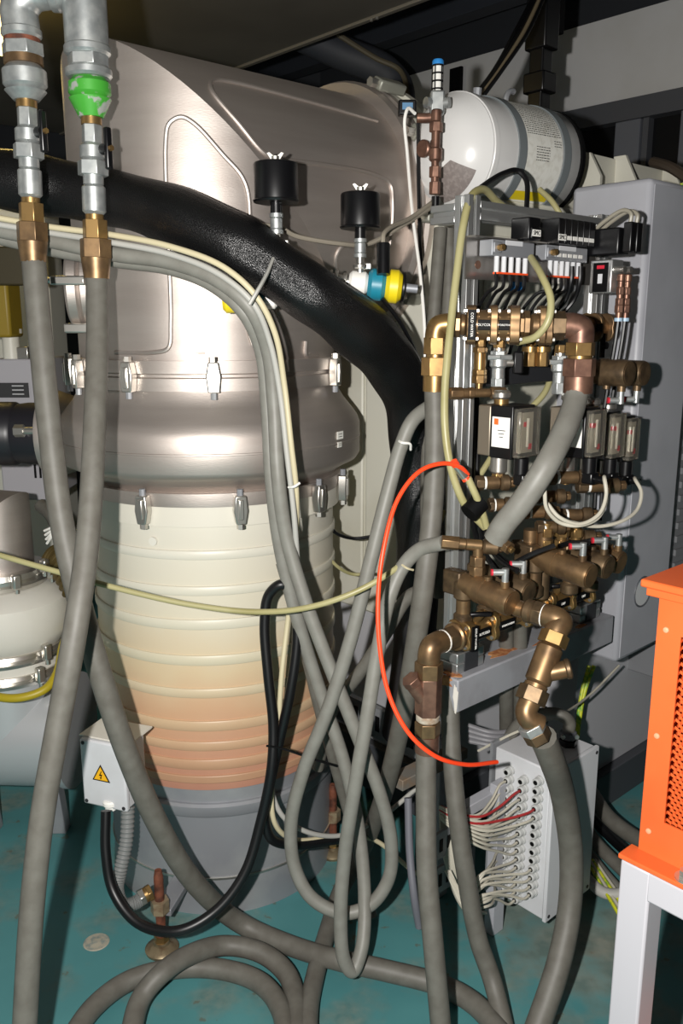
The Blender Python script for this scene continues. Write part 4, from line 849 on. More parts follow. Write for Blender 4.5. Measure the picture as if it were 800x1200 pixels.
# connectors of the right solenoid valve
sv = fp(711, 307, .10)
so = thing('solenoid_valve', 'black and steel solenoid valve at the far post with two upright plugs', 'valve', sv-Z*.07)
build(MB().box(sv+Z*.045, (.085, .05, .062), N, U), 'coil_block', BLACKP, so, .004)
build(MB().box(sv-Z*.035, (.06, .05, .078), N, U), 'valve_body', ALU, so, .003)
lbp = build(MB().box(sv-Z*.037-U*.0255, (.040, .001, .068), N, U), 'label_plate', BLACKM, so)
build(MB().box(sv-Z*.013-U*.0265, (.020, .001, .008), N, U), 'red_mark', REDP, lbp); build(MB().box(sv-Z*.04-U*.0265, (.012, .001, .022), N, U), 'white_mark', LGREY, lbp)
for k in range(2):
    q = sv+N*(.062)+U*(-.012+.028*k)+Z*.052
    build(MB().box(q, (.022, .022, .068), N, U), 'plug', BLACKP, so, .003)
    build(MB().tube([q+Z*.034, q+Z*.052, q+Z*.062-N*.02, q+Z*.04-N*.07, q+Z*.01-N*.11], .005, 8), 'plug_cable', mk('grey_taupe', '#8f8a7c', .4) if k == 0 else bpy.data.materials['grey_taupe'], so)
    q2 = sv+N*(.048)+U*(-.012+.03*k)-Z*.02
    build(MB().cyl(q2-N*.018, q2+N*.008, .008, n=10), 'silencer', STEEL2, so)
    cf = thing('copper_coupling', 'copper tube coupling below the solenoid valve, %s of the pair' % ('left', 'right')[k], 'coupling', q2-Z*.13, 'copper couplings under the solenoid valve')
    pe, _ = chain(cf, q2-Z*.010, -Z, [('elbow', .018, .0095, 'r', COPPER), ('tube', .012, .0075, 'c', COPPER), ('nut', .018, .0105, 'h', COPPER), ('tube', .008, .008, 'c', COPPER), ('nut', .016, .0108, 'h', COPPER), ('nut', .018, .0115, 'h', COPPER), ('tail', .012, .0085, 'c', COPPER), ('collar', .008, .010, 'c', mk('pale_blue', '#a9c4da', .4) if k == 0 else bpy.data.materials['pale_blue'])])
    tag(build(MB().tube([pe, pe-Z*.05-N*.004, pe-Z*.12-N*.012, pe-Z*.32-N*.03, pe-Z*.5-N*.03], .0052, 8), 'pneumatic_tube', BLACK), 'black tube hanging from the %s copper coupling' % ('left', 'right')[k], 'tube')
# ---------------------------------------------------------------- upper bronze manifold
MA = at(511, 380, 1.85); MBp = at(678, 382, 1.82); MX = (MBp-MA).normalized(); ML = (MBp-MA).length
MFn = V((MX.y, -MX.x, 0)).normalized()
um = thing('upper_manifold', 'upper bronze water manifold between two brass elbows', 'manifold', MA-Z*.05)
def pxm(px): return (px-511)/(678-511)*ML
build(MB().tube([MA-Z*.045, MA-Z*.018, MA-Z*.004+MX*.006, MA+MX*.022, MA+MX*.05], .0235, 20, 6), 'elbow', BRASS, um)
chain(um, MA-Z*.028, -Z, [('elbow_nut', .036, .027, 'h', BRASS), ('neck', .006, .0215, 'c', BRASS), ('union_nut', .04, .031, 'h', BRASS), ('hose_socket', .034, .0265, 'c', BRASS)])
pe, _ = chain(um, MA+MX*pxm(527), MX, [('union', .022, .027, 'h', BRONZE), ('union', .012, .023, 'r', BRONZE)])
def flange_plate(px, tw):
    p = MA+MX*pxm(px); pl = []
    for k in range(24):
        an = 2*math.pi*k/24; r_ = .037+.013*abs(math.cos(2*(an-math.pi/4)))**1.5; pl.append((r_*math.cos(an), r_*math.sin(an)))
    f_ = build(MB().prism(pl, p-MX*tw/2, MFn, Z, MX*tw), 'flange', BRONZE, um, .002)
    for k in range(4):
        an = math.pi/4+k*math.pi/2; o = MFn*math.cos(an)*.041+Z*math.sin(an)*.041
        build(MB().cyl(p+o-MX*(tw/2+.005), p+o+MX*(tw/2+.005), .005, n=6), 'bolt', STEEL2, f_)
flange_plate(552, .020); flange_plate(578, .016); flange_plate(602, .022); flange_plate(634, .014); flange_plate(642, .014)
for x0, x1, s in ((556, 578, 'POLYCOLD'), (580, 602, 'HYDROTHERM')):
    p0 = MA+MX*pxm(x0); p1 = MA+MX*pxm(x1); build(MB().cyl(p0, p1, .032, n=24), 'valve_body', BRONZE, um)
    c = (p0+p1)/2+MFn*.033; lb = build(MB().box(c, (pxm(x1)-pxm(x0)-.012, .006, .022), MX, MFn), 'label', BLACKM, um, .001)
    text(s, .0072 if len(s) < 9 else .0056, c+MFn*.0034, MX, Z, WHITE, lb)
lbv = MA+MX*(pxm(552)+.0)+MFn*.047; build(MB().box(lbv, (.016, .003, .062), MX, MFn), 'label', BLACKM, um)
text('COLD WATER', .0078, lbv+MFn*.002, -Z, MX, WHITE, um)
chain(um, MA+MX*pxm(606), MX, [('union', .014, .029, 'h', BRONZE), ('union', .012, .031, 'h', BRONZE), ('tee', pxm(655)-pxm(606)-.026-.018, .025, 'r', BRONZE), ('union', .030, .031, 'h', BRONZED), ('thread_tape', .005, .026, 'c', WHITE)])
build(MB().tube([MBp-MX*.03, MBp-MX*.012, MBp-Z*.006+MX*.004, MBp-Z*.024+MX*.006, MBp-Z*.05+MX*.006], .0275, 22, 6), 'elbow', COPPER, um)
chain(um, MBp+MX*.006-Z*.034, -Z, [('elbow_nut', .028, .032, 'h', BRASS), ('neck', .006, .026, 'c', BRASS), ('union_nut', .038, .036, 'h', COPPER), ('hose_socket', .036, .0315, 'c', COPPER)])
# a short row of flanged bodies further along, behind the elbow
fm = thing('rear_valve', 'bronze flanged valve behind the upper right elbow', 'valve', fp(704, 400, .05))
for k, x in enumerate((690, 704)):
    p = fp(x, 384, .05); pl = [(.034*math.cos(a_)*(1+.2*abs(math.cos(2*a_-1.57))), .034*math.sin(a_)*(1+.2*abs(math.cos(2*a_-1.57)))) for a_ in [2*math.pi*j/20 for j in range(20)]]
    build(MB().prism(pl, p, N, Z, U*.012), 'flange', BRONZE, fm, .002)
build(MB().cyl(fp(684, 384, .05), fp(706, 384, .05), .024, n=18), 'valve_body', BRONZE, fm)
build(MB().box(fp(702, 384, .085), (.02, .004, .018), U, N), 'label', BLACKM, fm)
bh = fp(706, 405, .075); build(MB().cyl(bh-Z*.03, bh+Z*.03, .007, n=8), 'handle', BLACKP, fm); build(MB().cyl(bh, bh+N*.012, .009, n=12), 'handle_hub', BLACKP, fm)
# vertical drops below upper manifold
def drop(px, py, k_, segs, label, nm='drop_valve', cat='valve', n=18):
    t = thing(nm, label, cat, at(px, py, k_)-Z*.12); p = at(px, py, k_); chain(t, p, -Z, segs, n); return t, p
dr1, pA = drop(563, 398, 1.86, [('brass_nut', .016, .012, 'h', BRASS), ('brass_nut', .012, .016, 'h', BRASS), ('body', .036, .0135, 'c', BRASS), ('brass_nut', .012, .016, 'h', BRASS), ('brass_nut', .018, .0165, 'h', BRASS), ('stem', .014, .008, 'c', BRASS)], 'slim brass drop fitting below the label reading POLYCOLD', 'drop_fitting', 'fitting')
tp = thing('brass_tee', 'horizontal brass tee in front of the near post', 'fitting', at(560, 470, 1.855))
q0 = at(527, 461, 1.84); q1 = at(592, 460, 1.87); tx = (q1-q0).normalized(); LL = (q1-q0).length
chain(tp, q0, tx, [('nut', LL*.22, .0135, 'h', BRONZE), ('body', LL*.10, .011, 'c', BRONZE), ('nut', LL*.10, .013, 'h', BRONZE), ('tee', LL*.30, .0095, 'r', BRONZE), ('cap', LL*.20, .0135, 'r', BRONZE), ('cap', LL*.08, .012, 'h', BRONZE)])
def ballvalve(px, py, d, label):
    t, p = drop(px, py, d, [('brass_nut', .018, .0135, 'h', BRASS), ('neck', .006, .013, 'c', STEEL2), ('cross_nut', .014, .019, 'h', GALV), ('ball_body', .024, .0195, 'r', GALV), ('lower_neck', .022, .0145, 'c', GALV), ('lower_nut', .026, .0155, 'h', GALV)], label, 'ball_valve')
    q = p-Z*.050
    h_ = build(MB().cyl(q+RT*.015, q+RT*.034, .009, n=12), 'stem', STEEL2, t); build(MB().box(q+RT*.042-V((0, .005, 0)), (.022, .012, .05)), 'handle', BLACKP, h_, .004)
    for s in (-1, 1): build(MB().cyl(q+V((0, -.016, .012)), q+V((s*.026, -.012, .012)), .006, n=8), 'boss', GALV, t)
    return t
ballvalve(585, 398, 1.88, 'nickel ball valve below the first bronze manifold bodies')
ballvalve(657, 404, 1.92, 'nickel ball valve to the left of the pale thick hose')
for k, x in enumerate((622, 636)):
    t = thing('brass_plug', 'brass plug body above the black bar, %s of two' % ('left', 'right')[k], 'fitting', at(x, 425, 2.0), 'brass plug bodies above the black bar')
    chain(t, at(x, 398, 2.0), -Z, [('plug_top', .016, .012, 'r', BRASS), ('plug_shoulder', .012, .02, 'c', BRASS), ('plug_body', .034, .0155, 'h', BRASS)])
# bronze actuators pointing forward, upper pair
def actuator(p, L, r, label, group, updown=1, m_=BRONZED, fit=True, tilt=0):
    ax = (N-Z*tilt).normalized(); t = thing('bronze_actuator', label, 'actuator', p-Z*r, group)
    build(MB().lathe(p, ax, [(0, r*.92), (.012, r*.92), (.013, r*1.05), (.03, r*1.05), (.031, r), (L-.006, r), (L, r*.93)], 28), 'cylinder', m_, t)
    build(MB().lathe(p, -ax, [(0, r*.8), (.03, r*.8)], 20), 'rear_neck', m_, t)
    build(MB().cyl(p+ax*L, p+ax*(L+.0015), r*.78, n=24), 'end_face', m_, t)
    q = p+ax*(L*.80)+Z*updown*r*.9
    bs = build(MB().cyl(q, q+Z*updown*.014, .0095, n=12), 'boss', m_, t)
    if fit:
        b2 = q+Z*updown*.014
        build(MB().cyl(b2, b2+Z*updown*.028, .0075, n=12), 'push_elbow', GALV, t)
        build(MB().cyl(b2+Z*updown*.02, b2+Z*updown*.02-RT*.026, .007, n=12), 'push_elbow_arm', GALV, t)
        build(MB().cyl(b2+Z*updown*.02-RT*.026, b2+Z*updown*.02-RT*.030, .0072, n=12), 'red_collar', REDP, t)
    q = p+ax*(L*.35)+Z*updown*r*.9
    build(MB().cyl(q, q+Z*updown*.01, .009, n=12), 'blind_plug', m_, t)
    return p+ax*L
actuator(at(698, 436, 1.98), .085, .030, 'upper bronze actuator beside the pale thick hose, nearer of two', 'upper bronze actuators', -1)
actuator(at(717, 436, 2.06), .085, .030, 'upper bronze actuator against the grey cabinet, farther of two', 'upper bronze actuators', -1)
# ---------------------------------------------------------------- flow meters
def meter(px, py, d, label, lab=True, w_=.078):
    c = at(px, py, d); t = thing('flow_meter', label, 'flow meter', c-Z*.06, 'flow meters on the stand')
    build(MB().box(c-N*.028, (w_, .034, .108), U, N), 'metal_block', mk('meter_block', '#8a7f70', .4, .6) if 'meter_block' not in bpy.data.materials else bpy.data.materials['meter_block'], t, .003)
    build(MB().box(c+N*.018, (w_, .058, .112), U, N), 'black_case', BLACKP, t, .002)
    cv = build(MB().box(c+N*.056, (w_*.94, .018, .104), U, N), 'clear_cover', CLEAR, t, .003)
    gl = build(MB().box(c+N*.0495, (w_*.5, .003, .085), U, N), 'scale_strip', mk('scale_grey', '#9a948a', .4) if 'scale_grey' not in bpy.data.materials else bpy.data.materials['scale_grey'], t)
    build(MB().cyl(c+N*.053-Z*.03, c+N*.053+Z*.03, .004, n=8), 'float_tube', WHITE, gl); build(MB().box(c+N*.0525-Z*.03+U*.01, (.01, .002, .012), U, N), 'red_pointer', REDP, gl); build(MB().box(c+N*.0525+Z*.018-U*.01, (.008, .002, .01), U, N), 'red_pointer', REDP, gl)
    if lab:
        lp = build(MB().box(c+N*.018-U*(w_/2+.0006), (.046, .0012, .064), N, U), 'label', WHITE, t)
        build(MB().box(c+N*.006-U*(w_/2+.0016)+Z*.022, (.011, .0008, .013), N, U), 'orange_logo', mk('logo_orange', '#f0682a', .5) if 'logo_orange' not in bpy.data.materials else bpy.data.materials['logo_orange'], lp)
        for k in range(3): build(MB().box(c+N*.020-U*(w_/2+.0014)+Z*(.004-.007*k), (.02-.005*k, .0006, .0016), N, U), 'printed_line', INK, lp)
    chain(t, c-N*.014+Z*.056, Z, [('top_collar', .010, .016, 'c', BRASS), ('top_nut', .018, .020, 'r', STEEL2)])
    chain(t, c-N*.014-Z*.056, -Z, [('lower_sleeve', .040, .0185, 'r', STEEL2), ('lower_nut', .016, .015, 'h', BRASS), ('lower_tip', .012, .009, 'c', BRASS)])
    q = c+N*.045-Z*.056
    pl = build(MB().cyl(q, q-Z*.034, .016, n=14), 'plug', BLACKP, t); build(MB().box(q-Z*.045+N*.004, (.028, .03, .026), N, U), 'plug_elbow', BLACKP, pl, .004); build(MB().cyl(q-Z*.046+N*.018, q-Z*.047+N*.04, .0085, n=12), 'plug_neck', BLACKP, pl)
    return q-Z*.047+N*.04
m1 = meter(592, 504, 1.84, 'nearest flow meter with white label and orange logo')
m2 = meter(672, 505, 1.93, 'second flow meter half hidden by the pale thick hose', True, .06)
m3 = meter(697, 508, 2.05, 'third flow meter from the near post', False, .06)
m4 = meter(716, 512, 2.13, 'farthest flow meter against the grey cabinet', False, .05)
# cables of the flow meters
for k, (m_, pts) in enumerate(((m1, [(637, 572, 1.77), (640, 595, 1.78), (655, 612, 1.80), (676, 616, 1.80), (700, 607, 1.82), (710, 585, 1.83), (708, 560, 1.85)]),
                              (m2, [(708, 560, 1.83), (710, 580, 1.82), (702, 602, 1.81), (680, 614, 1.80), (655, 606, 1.79), (641, 590, 1.80)]),
                              (m4, [(744, 562, 1.97), (751, 576, 1.95), (747, 596, 1.93), (730, 610, 1.9), (700, 617, 1.88), (670, 612, 1.86), (646, 604, 1.86)]))):
    tag(build(MB().tube([m_]+[at(*p) for p in pts], .0042, 8), 'meter_cable', WIRE), ('grey cable from the nearest flow meter looping right', 'grey cable from the second flow meter looping left', 'grey cable from the farthest flow meter hanging in a wide loop')[k], 'cable', 'flow meter cables')
# ---------------------------------------------------------------- middle bronze row (horizontal tees)
def run(px, py, d, L, label, group='bronze cross pipes in the stand', ax=None, segs=None):
    ax = ax or (N*.6+U*.8).normalized(); p = at(px, py, d); t = thing('bronze_tee', label, 'fitting', p-Z*.02, group)
    chain(t, p, ax, segs or [('end_nut', L*.2, .017, 'h', BRONZED), ('thread_tape', L*.05, .0145, 'c', WHITE), ('tee', L*.35, .0145, 'r', BRONZE), ('tee', L*.25, .018, 'r', BRONZED), ('end_plug', L*.12, .012, 'h', BRONZE)])
    return t
run(557, 566, 1.86, .09, 'bronze tee below the nearest flow meter'); run(638, 560, 1.93, .13, 'bronze tee below the second flow meter'); run(676, 570, 2.0, .12, 'bronze tee at the far post below the third flow meter')
run(572, 592, 1.9, .06, 'short bronze nipple to the left of the pale hose end'); run(610, 600, 1.9, .09, 'bronze tee to the right of the pale hose end'); run(652, 604, 1.98, .10, 'bronze tee behind the looped grey cables')
run(625, 582, 2.0, .09, 'bronze tee in the gap between pale hose and looped cables'); run(628, 618, 1.96, .08, 'bronze nipple with white thread tape above the actuators')
# end of pale hose: brass cross with plug
ct = thing('brass_cross', 'brass cross fitting at the lower end of the pale hose', 'fitting', at(590, 650, 1.84))
chain(ct, at(576, 628, 1.84), (at(600, 645, 1.80)-at(576, 628, 1.84)), [('nut', .02, .018, 'h', BRONZED), ('body', .02, .014, 'c', BRONZED), ('plug', .015, .015, 'h', BRONZE), ('plug_tip', .008, .008, 'h', BRASS)])
# upright copper tubes behind and yellowish nuts row
for k, x in enumerate((618, 634)):
    t = thing('bronze_riser', 'upright bronze riser %s' % ('directly right of the brass cross', 'beside the row of brass nuts')[k], 'pipe', at(x, 670, 2.0), 'bronze risers in the stand')
    chain(t, at(x, 700, 2.0), Z, [('pipe', .10, .021-.004*k, 'c', BRONZED), ('collar', .014, .024-.004*k, 'r', BRONZED), ('upper_pipe', .05, .017, 'c', BRONZE)])
for k, (x, y, d) in enumerate(((639, 612, 1.97), (657, 612, 2.02), (674, 612, 2.08))):
    t = thing('brass_union', 'brass union nut stack above the actuators, %s of three' % ('nearest', 'middle', 'farthest')[k], 'fitting', at(x, 640, d), 'brass union stacks above the actuators')
    chain(t, at(x, 640, d), Z, [('lower_nut', .016, .017, 'h', BRASS), ('neck', .008, .012, 'c', BRASS), ('upper_nut', .02, .018, 'h', BRASS), ('collar', .012, .013, 'c', BRASS)])
# horizontal tee with hose to the hairpin
tt = thing('bronze_tee', 'long bronze tee in front of the near post fed by the hairpin hose', 'fitting', at(560, 645, 1.82))
q0 = at(517, 635, 1.83); q1 = at(590, 642, 1.83); tx = (q1-q0).normalized(); LL = (q1-q0).length
chain(tt, q0, tx, [('nut', LL*.28, .0155, 'h', BRONZE), ('body', LL*.10, .012, 'c', BRONZE), ('tee', LL*.28, .0125, 'r', BRONZE), ('cap', LL*.26, .017, 'r', BRONZED), ('cap', LL*.06, .012, 'h', BRONZE)])
chain(tt, at(560, 642, 1.83), -Z, [('branch', .018, .011, 'c', BRONZE), ('branch_nut', .022, .017, 'h', BRONZE), ('branch_nut', .02, .018, 'h', BRONZE), ('branch_pipe', .03, .015, 'c', BRONZED)])
# ---------------------------------------------------------------- lower manifold along U
LA = at(503, 757, 1.80)
lm = thing('lower_manifold', 'lower bronze water manifold with black labels running back from the left strainer', 'manifold', LA-Z*.03)
build(MB().tube([LA-Z*.05, LA-Z*.02, LA-Z*.004+U*.006, LA+U*.022, LA+U*.05], .0245, 20, 6), 'elbow', BRONZE, lm)
pe, _ = chain(lm, LA+U*.04, U, [('thread_tape', .004, .025, 'c', WHITE), ('union', .03, .028, 'h', BRONZED), ('union', .014, .031, 'r', BRONZE), ('neck', .01, .024, 'c', BRASS)])
def lflange(s, tw=.012):
    p = LA+U*s; pl = []
    for k in range(24):
        an = 2*math.pi*k/24; r_ = .028+.011*abs(math.cos(2*(an-math.pi/4)))**1.5; pl.append((r_*math.cos(an), r_*math.sin(an)))
    f_ = build(MB().prism(pl, p-U*tw/2, N, Z, U*tw), 'flange', BRASS, lm, .002)
    for k in range(4):
        an = math.pi/4+k*math.pi/2; o = N*math.cos(an)*.031+Z*math.sin(an)*.031
        build(MB().cyl(p+o-U*(tw/2+.004), p+o+U*(tw/2+.004), .0045, n=6), 'bolt', STEEL2, f_)
words = ['POLYCOLD', 'HYDROTHERM', 'DIFF', 'DIFF', 'DIFF']
s0 = .105
for k in range(5):
    lflange(s0, .016 if k else .022)
    p0 = LA+U*s0; p1 = LA+U*(s0+.075); build(MB().cyl(p0, p1, .024, n=20), 'valve_body', BRASS, lm)
    c = (p0+p1)/2+N*.027; lb = build(MB().box(c, (.056, .005, .020), U, N), 'label', BLACKM, lm, .001); text(words[k], .0085 if len(words[k]) < 9 else .0066, c+N*.003, U, Z, WHITE, lb)
    hq = (p0+p1)/2+Z*.036+N*.02
    hb = build(MB().cyl(hq-N*.012-Z*.012, hq+Z*.004, .008, n=10), 'tap_stem', BRASS, lm); build(MB().box(hq+Z*.006, (.05, .012, .010), (U*.8+N*.6).normalized(), (N*.8-U*.6).normalized()), 'tap_lever', BLACKP, hb, .003)
    s0 += .088 if k != 1 else .13
lflange(s0)
lbv = LA+U*.105-U*.0115; build(MB().box(LA+U*.105+N*.037, (.02, .004, .055), U, N), 'label', BLACKM, lm); text('COLD WATER', .0075, LA+U*.105+N*.0395, -Z, U, WHITE, lm)
chain(lm, LA+U*.28, U, [('bridge_pipe', .06, .019, 'c', BRONZE)])
# actuators on the lower manifold
ab = at(545, 686, 1.87)
for k, (px, py, d, L, lb) in enumerate(((556, 688, 1.84, .10, 'lower bronze actuator nearest the near post'), (583, 680, 1.92, .085, 'lower bronze actuator second from the near post'), (640, 656, 1.92, .115, 'lower bronze actuator above the tilted strainer elbow'), (682, 654, 2.0, .07, 'lower bronze actuator second from the grey cabinet'), (706, 652, 2.08, .05, 'lower bronze actuator nearest the grey cabinet'))):
    actuator(at(px, py, d), L, .029, lb, 'lower bronze actuators', 1, BRONZED if k % 2 else BRONZE, k > 0 or True, .12)
    t = thing('actuator_stem', 'bronze stem under the %s' % lb, 'fitting', at(px, py, d)-Z*.1-N*.02, 'bronze stems under the lower actuators')
    chain(t, at(px, py, d)-N*.03+Z*.01, -Z, [('yoke', .045, .022, 'r', BRONZED), ('stem', .03, .016, 'c', BRONZE), ('stem_nut', .03, .021, 'r', BRONZED)])
    build(MB().box(at(px, py, d)-N*.055, (.05, .03, .055), N, U), 'yoke_block', BRONZED, t, .005)
for k, pts in enumerate(([(562, 600, 1.98), (566, 640, 1.9), (575, 660, 1.86), (587, 676, 1.80)], [(566, 600, 2.0), (576, 645, 1.92), (596, 664, 1.86), (606, 668, 1.82)], [(572, 680, 1.92), (596, 664, 1.88), (622, 650, 1.85), (650, 639, 1.84)], [(655, 640, 1.98), (668, 636, 1.95), (690, 637, 1.92)], [(680, 636, 2.0), (695, 633, 1.98), (706, 632, 1.98)])):
    tag(build(MB().tube([at(*p) for p in pts], .0058, 8), 'pneumatic_tube', BLACK), 'black tube plugged into the %s lower actuator from the near post' % ('first', 'second', 'third', 'fourth', 'fifth')[k], 'tube', 'black tubes of the lower actuators')
for k, (x, y, d) in enumerate(((600, 640, 2.08), (612, 655, 2.06), (650, 630, 2.1), (566, 705, 1.98))):
    run(x, y, d, .12, ('bronze pipe run behind the brass cross', 'bronze pipe run behind the risers', 'bronze pipe run behind the brass unions', 'bronze pipe run behind the nearest lower actuator')[k])
# left strainer
ls = thing('bronze_strainer', 'upright bronze Y-strainer below the lower left elbow', 'strainer', at(498, 870, 1.8))
p = LA-Z*.035
pe, _ = chain(ls, p, -Z, [('top_nut', .034, .031, 'h', BRONZE), ('body', .085, .029, 'h', COPPER), ('taped_joint', .018, .0255, 'r', mk('thread_sealant', '#b9b0a0', .6, .2, '#8a6a4c', 40)), ('lower_nut', .03, .028, 'h', BRONZE), ('hose_socket', .04, .0265, 'c', COPPER)])
yl = p-Z*.095
chain(ls, yl, (at(474, 786, 1.79)-yl), [('strainer_leg', .062, .019, 'c', COPPER), ('strainer_cap', .016, .021, 'h', COPPER)])
# right strainer, tilted
ra = at(657, 726, 1.74)
rs_ = thing('bronze_strainer', 'tilted bronze Y-strainer hanging from the lower right elbow', 'strainer', at(620, 850, 1.7))
rx = at(604, 712, 1.80)
ax = (ra-rx).normalized()
chain(rs_, rx, ax, [('neck', .02, .018, 'c', BRONZE), ('union', .024, .025, 'r', BRONZED), ('union', .02, .027, 'h', BRONZED), ('thread_tape', .004, .024, 'c', WHITE)])
tl = (at(618, 830, 1.70)-at(650, 745, 1.73)).normalized()
build(MB().tube([ra-ax*.035, ra-ax*.012, ra-Z*.006, ra+tl*.02, ra+tl*.045], .0245, 20, 6), 'elbow', BRONZE, rs_)
p = ra+tl*.03
pe, _ = chain(rs_, p, tl, [('top_nut', .026, .030, 'h', BRASS), ('body', .085, .0265, 'r', BRONZE), ('joint', .008, .024, 'c', BRONZE), ('lower_nut', .03, .031, 'h', BRONZED)])
build(MB().tube([pe-tl*.004, pe+tl*.02, pe+tl*.034+RT*.012-Z*.004, pe+tl*.036+RT*.034-Z*.014], .022, 18, 6), 'lower_elbow', BRONZE, rs_)
q = pe+tl*.036+RT*.026-Z*.010
chain(rs_, q-RT*.012, (RT*.5-Z*.85), [('union_nut', .018, .028, 'h', GALV), ('hose_socket', .022, .027, 'h', BRONZED)])
yl = p+tl*.09; chain(rs_, yl, (RT*.75+Z*.35-tl*-.2), [('strainer_leg', .05, .018, 'c', BRONZE), ('strainer_cap', .012, .021, 'r', BRONZED)])
# ================================================================ terminal box with cable glands
tb0 = at(640, 990, 2.16); ztb = at(641, 908, 2.1).z; zbb = max(.05, at(636, 1074, 2.22).z)
tb0.z = 0
tb = thing('terminal_box', 'grey terminal box with rows of cable glands under the beam', 'box', tb0+Z*zbb)
TBD = .17; TBW = .20
build(MB().box(tb0+U*(TBW/2)+W*(TBD/2)+Z*((ztb+zbb)/2), (TBW, TBD, ztb-zbb), U, W), 'box_body', LGREY, tb, .004)
build(MB().box(tb0+U*(TBW/2)-W*.006+Z*((ztb+zbb)/2), (TBW+.006, .012, ztb-zbb+.006), U, W), 'box_lid', LGREY, tb, .003)
for s in (0, 1):
    for z_ in (zbb+.012, ztb-.012): build(MB().cyl(tb0+U*(.01+s*(TBW-.02))-W*.012+Z*z_, tb0+U*(.01+s*(TBW-.02))-W*.0135+Z*z_, .005, n=8), 'screw', INK, tb)
build(MB().box(tb0+U*(TBW/2)+W*(TBD+.01)+Z*((ztb+zbb)/2), (TBW+.01, .008, ztb-zbb+.02), U, W), 'back_plate', STEELD, tb)
rows = 15; glands = []
for c_ in range(3):
    for r_ in range(rows):
        if c_ == 0 and r_ >= rows-1: continue
        z_ = ztb-.035-(ztb-zbb-.06)*(r_+.5*(c_ % 2)+.2*c_)/(rows-.2)
        q = tb0+W*(.028+.045*(c_))+Z*z_
        g_ = build(MB().lathe(q, -U, [(0, .0125), (.007, .0125), (.008, .0105), (.020, .0105), (.022, .009)], 12), 'cable_gland', mk('gland_grey', '#b9bab8', .5) if 'gland_grey' not in bpy.data.materials else bpy.data.materials['gland_grey'], tb)
        build(MB().cyl(q-U*.0218, q-U*.0226, .0062, n=10), 'gland_bore', BLACKM, g_); glands.append((c_, r_, q-U*.0226))
# cables from the glands into the bundle
bund_hi = at(528, 950, 2.16); bund_lo = at(530, 1000, 2.16)
RED = mk('red_cable', '#9c2b2c', .5)
for k, (c_, r_, q) in enumerate(glands):
    if (c_ < 1 and r_ < 3) or (r_ in (0,)): continue
    if c_ == 0 and 5 <= r_ <= 9: continue
    red = (c_ == 0 and r_ == 3) or (c_ == 1 and r_ == 1)
    upg = r_ < 9
    j = random.uniform(-6, 6)
    if upg:
        e1 = at(562+j, 952+r_*5+j*.4, 2.10+.01*(c_-1)); e2 = at(536+j*.4, 950+r_*3.2, 2.10); e3 = at(517+j*.4, 943+r_*2, 2.14)
    else:
        e1 = at(566+j, 1026+(r_-9)*6+j, 2.12); e2 = at(546+j*.5, 1048+(r_-9)*3, 2.12); e3 = at(524+j*.5, 1020, 2.15)
    pts = [q, q-U*.022, q*.5+e1*.5-Z*(.008 if upg else 0), e1, e2, e3]
    tag(build(MB().tube(pts, .0034, 6, 5), 'gland_cable', RED if red else WIRE), ('dark red cable' if red else 'thin beige cable')+' from gland %s, %s from the top' % (('in the column nearest the lid', 'in the middle column', 'in the rear column')[c_], ORD[r_]), 'cable', 'cables entering the terminal box')
for k in range(7):
    x = 516+k*2.2
    tag(build(MB().tube([at(x, 945+k*2, 2.2), at(x+1, 975, 2.2), at(x+6, 1010, 2.2), at(x+16, 1045, 2.22), at(x+28, 1066, 2.24), at(x+40, 1070, 2.27)], .0045, 6, 6), 'bundle_cable', WIRE), 'beige cable hanging in the bundle left of the terminal box, %s from the left' % ORD[k], 'cable', 'hanging beige bundle')
# conduit elbow on the box top
ce = tb0+U*(TBW-.05)+W*.05+Z*ztb
cf = thing('conduit_gland', 'black cable gland with bent grey conduit on the terminal box top', 'gland', ce)
chain(cf, ce, Z, [('gland_base', .016, .024, 'h', BLACKP), ('gland_nut', .026, .021, 'r', GREYD)])
for s in (-1, 1): build(MB().cyl(ce+Z*.03+RT*s*.018-V((0, .012, 0)), ce+Z*.03+RT*s*.018-V((0, .018, 0)), .006, n=8), 'screw', STEEL2, cf)
build(MB().tube([ce+Z*.04, ce+Z*.065, ce+Z*.085-RT*.025, ce+Z*.08-RT*.055+W*.02, ce+Z*.045-RT*.085+W*.05, ce-Z*.05-RT*.10+W*.09], .0165, 14), 'bent_conduit', HOSED, cf)
# rack under the beam: grey angle frame
rk = thing('angle_rack', 'grey angle-iron rack standing left of the terminal box', 'rack', fl(578, 1092))
fb = fl(578, 1090)
build(MB().box(fb+Z*.22, (.045, .03, .44), U, W), 'upright', GREYP, rk, .002)
build(MB().box(fb-U*.0+W*.2+Z*.22, (.045, .03, .44), U, W), 'upright', GREYP, rk, .002)
build(MB().box(fb+W*.19+Z*.43-U*.06, (.26, .05, .03), U, W), 'cross_rail', mk('rusty_rail', '#7a766f', .6, .2, '#86715c', 20), rk, .002)
build(MB().box(fb-U*.07+W*.02+Z*.40, (.18, .03, .03), U, W), 'cross_rail', GREYP, rk, .002)
for k in range(2):
    cp_ = fb-U*.10+W*.06+Z*(.20+.10*k)
    pb = build(MB().box(cp_, (.16, .008, .075), U, W), 'slotted_strip', STEELD, rk)
    for j in range(5): build(MB().box(cp_+N*.0045+U*(-.06+.03*j), (.012, .002, .035), U, N), 'slot', BLACKM, pb)
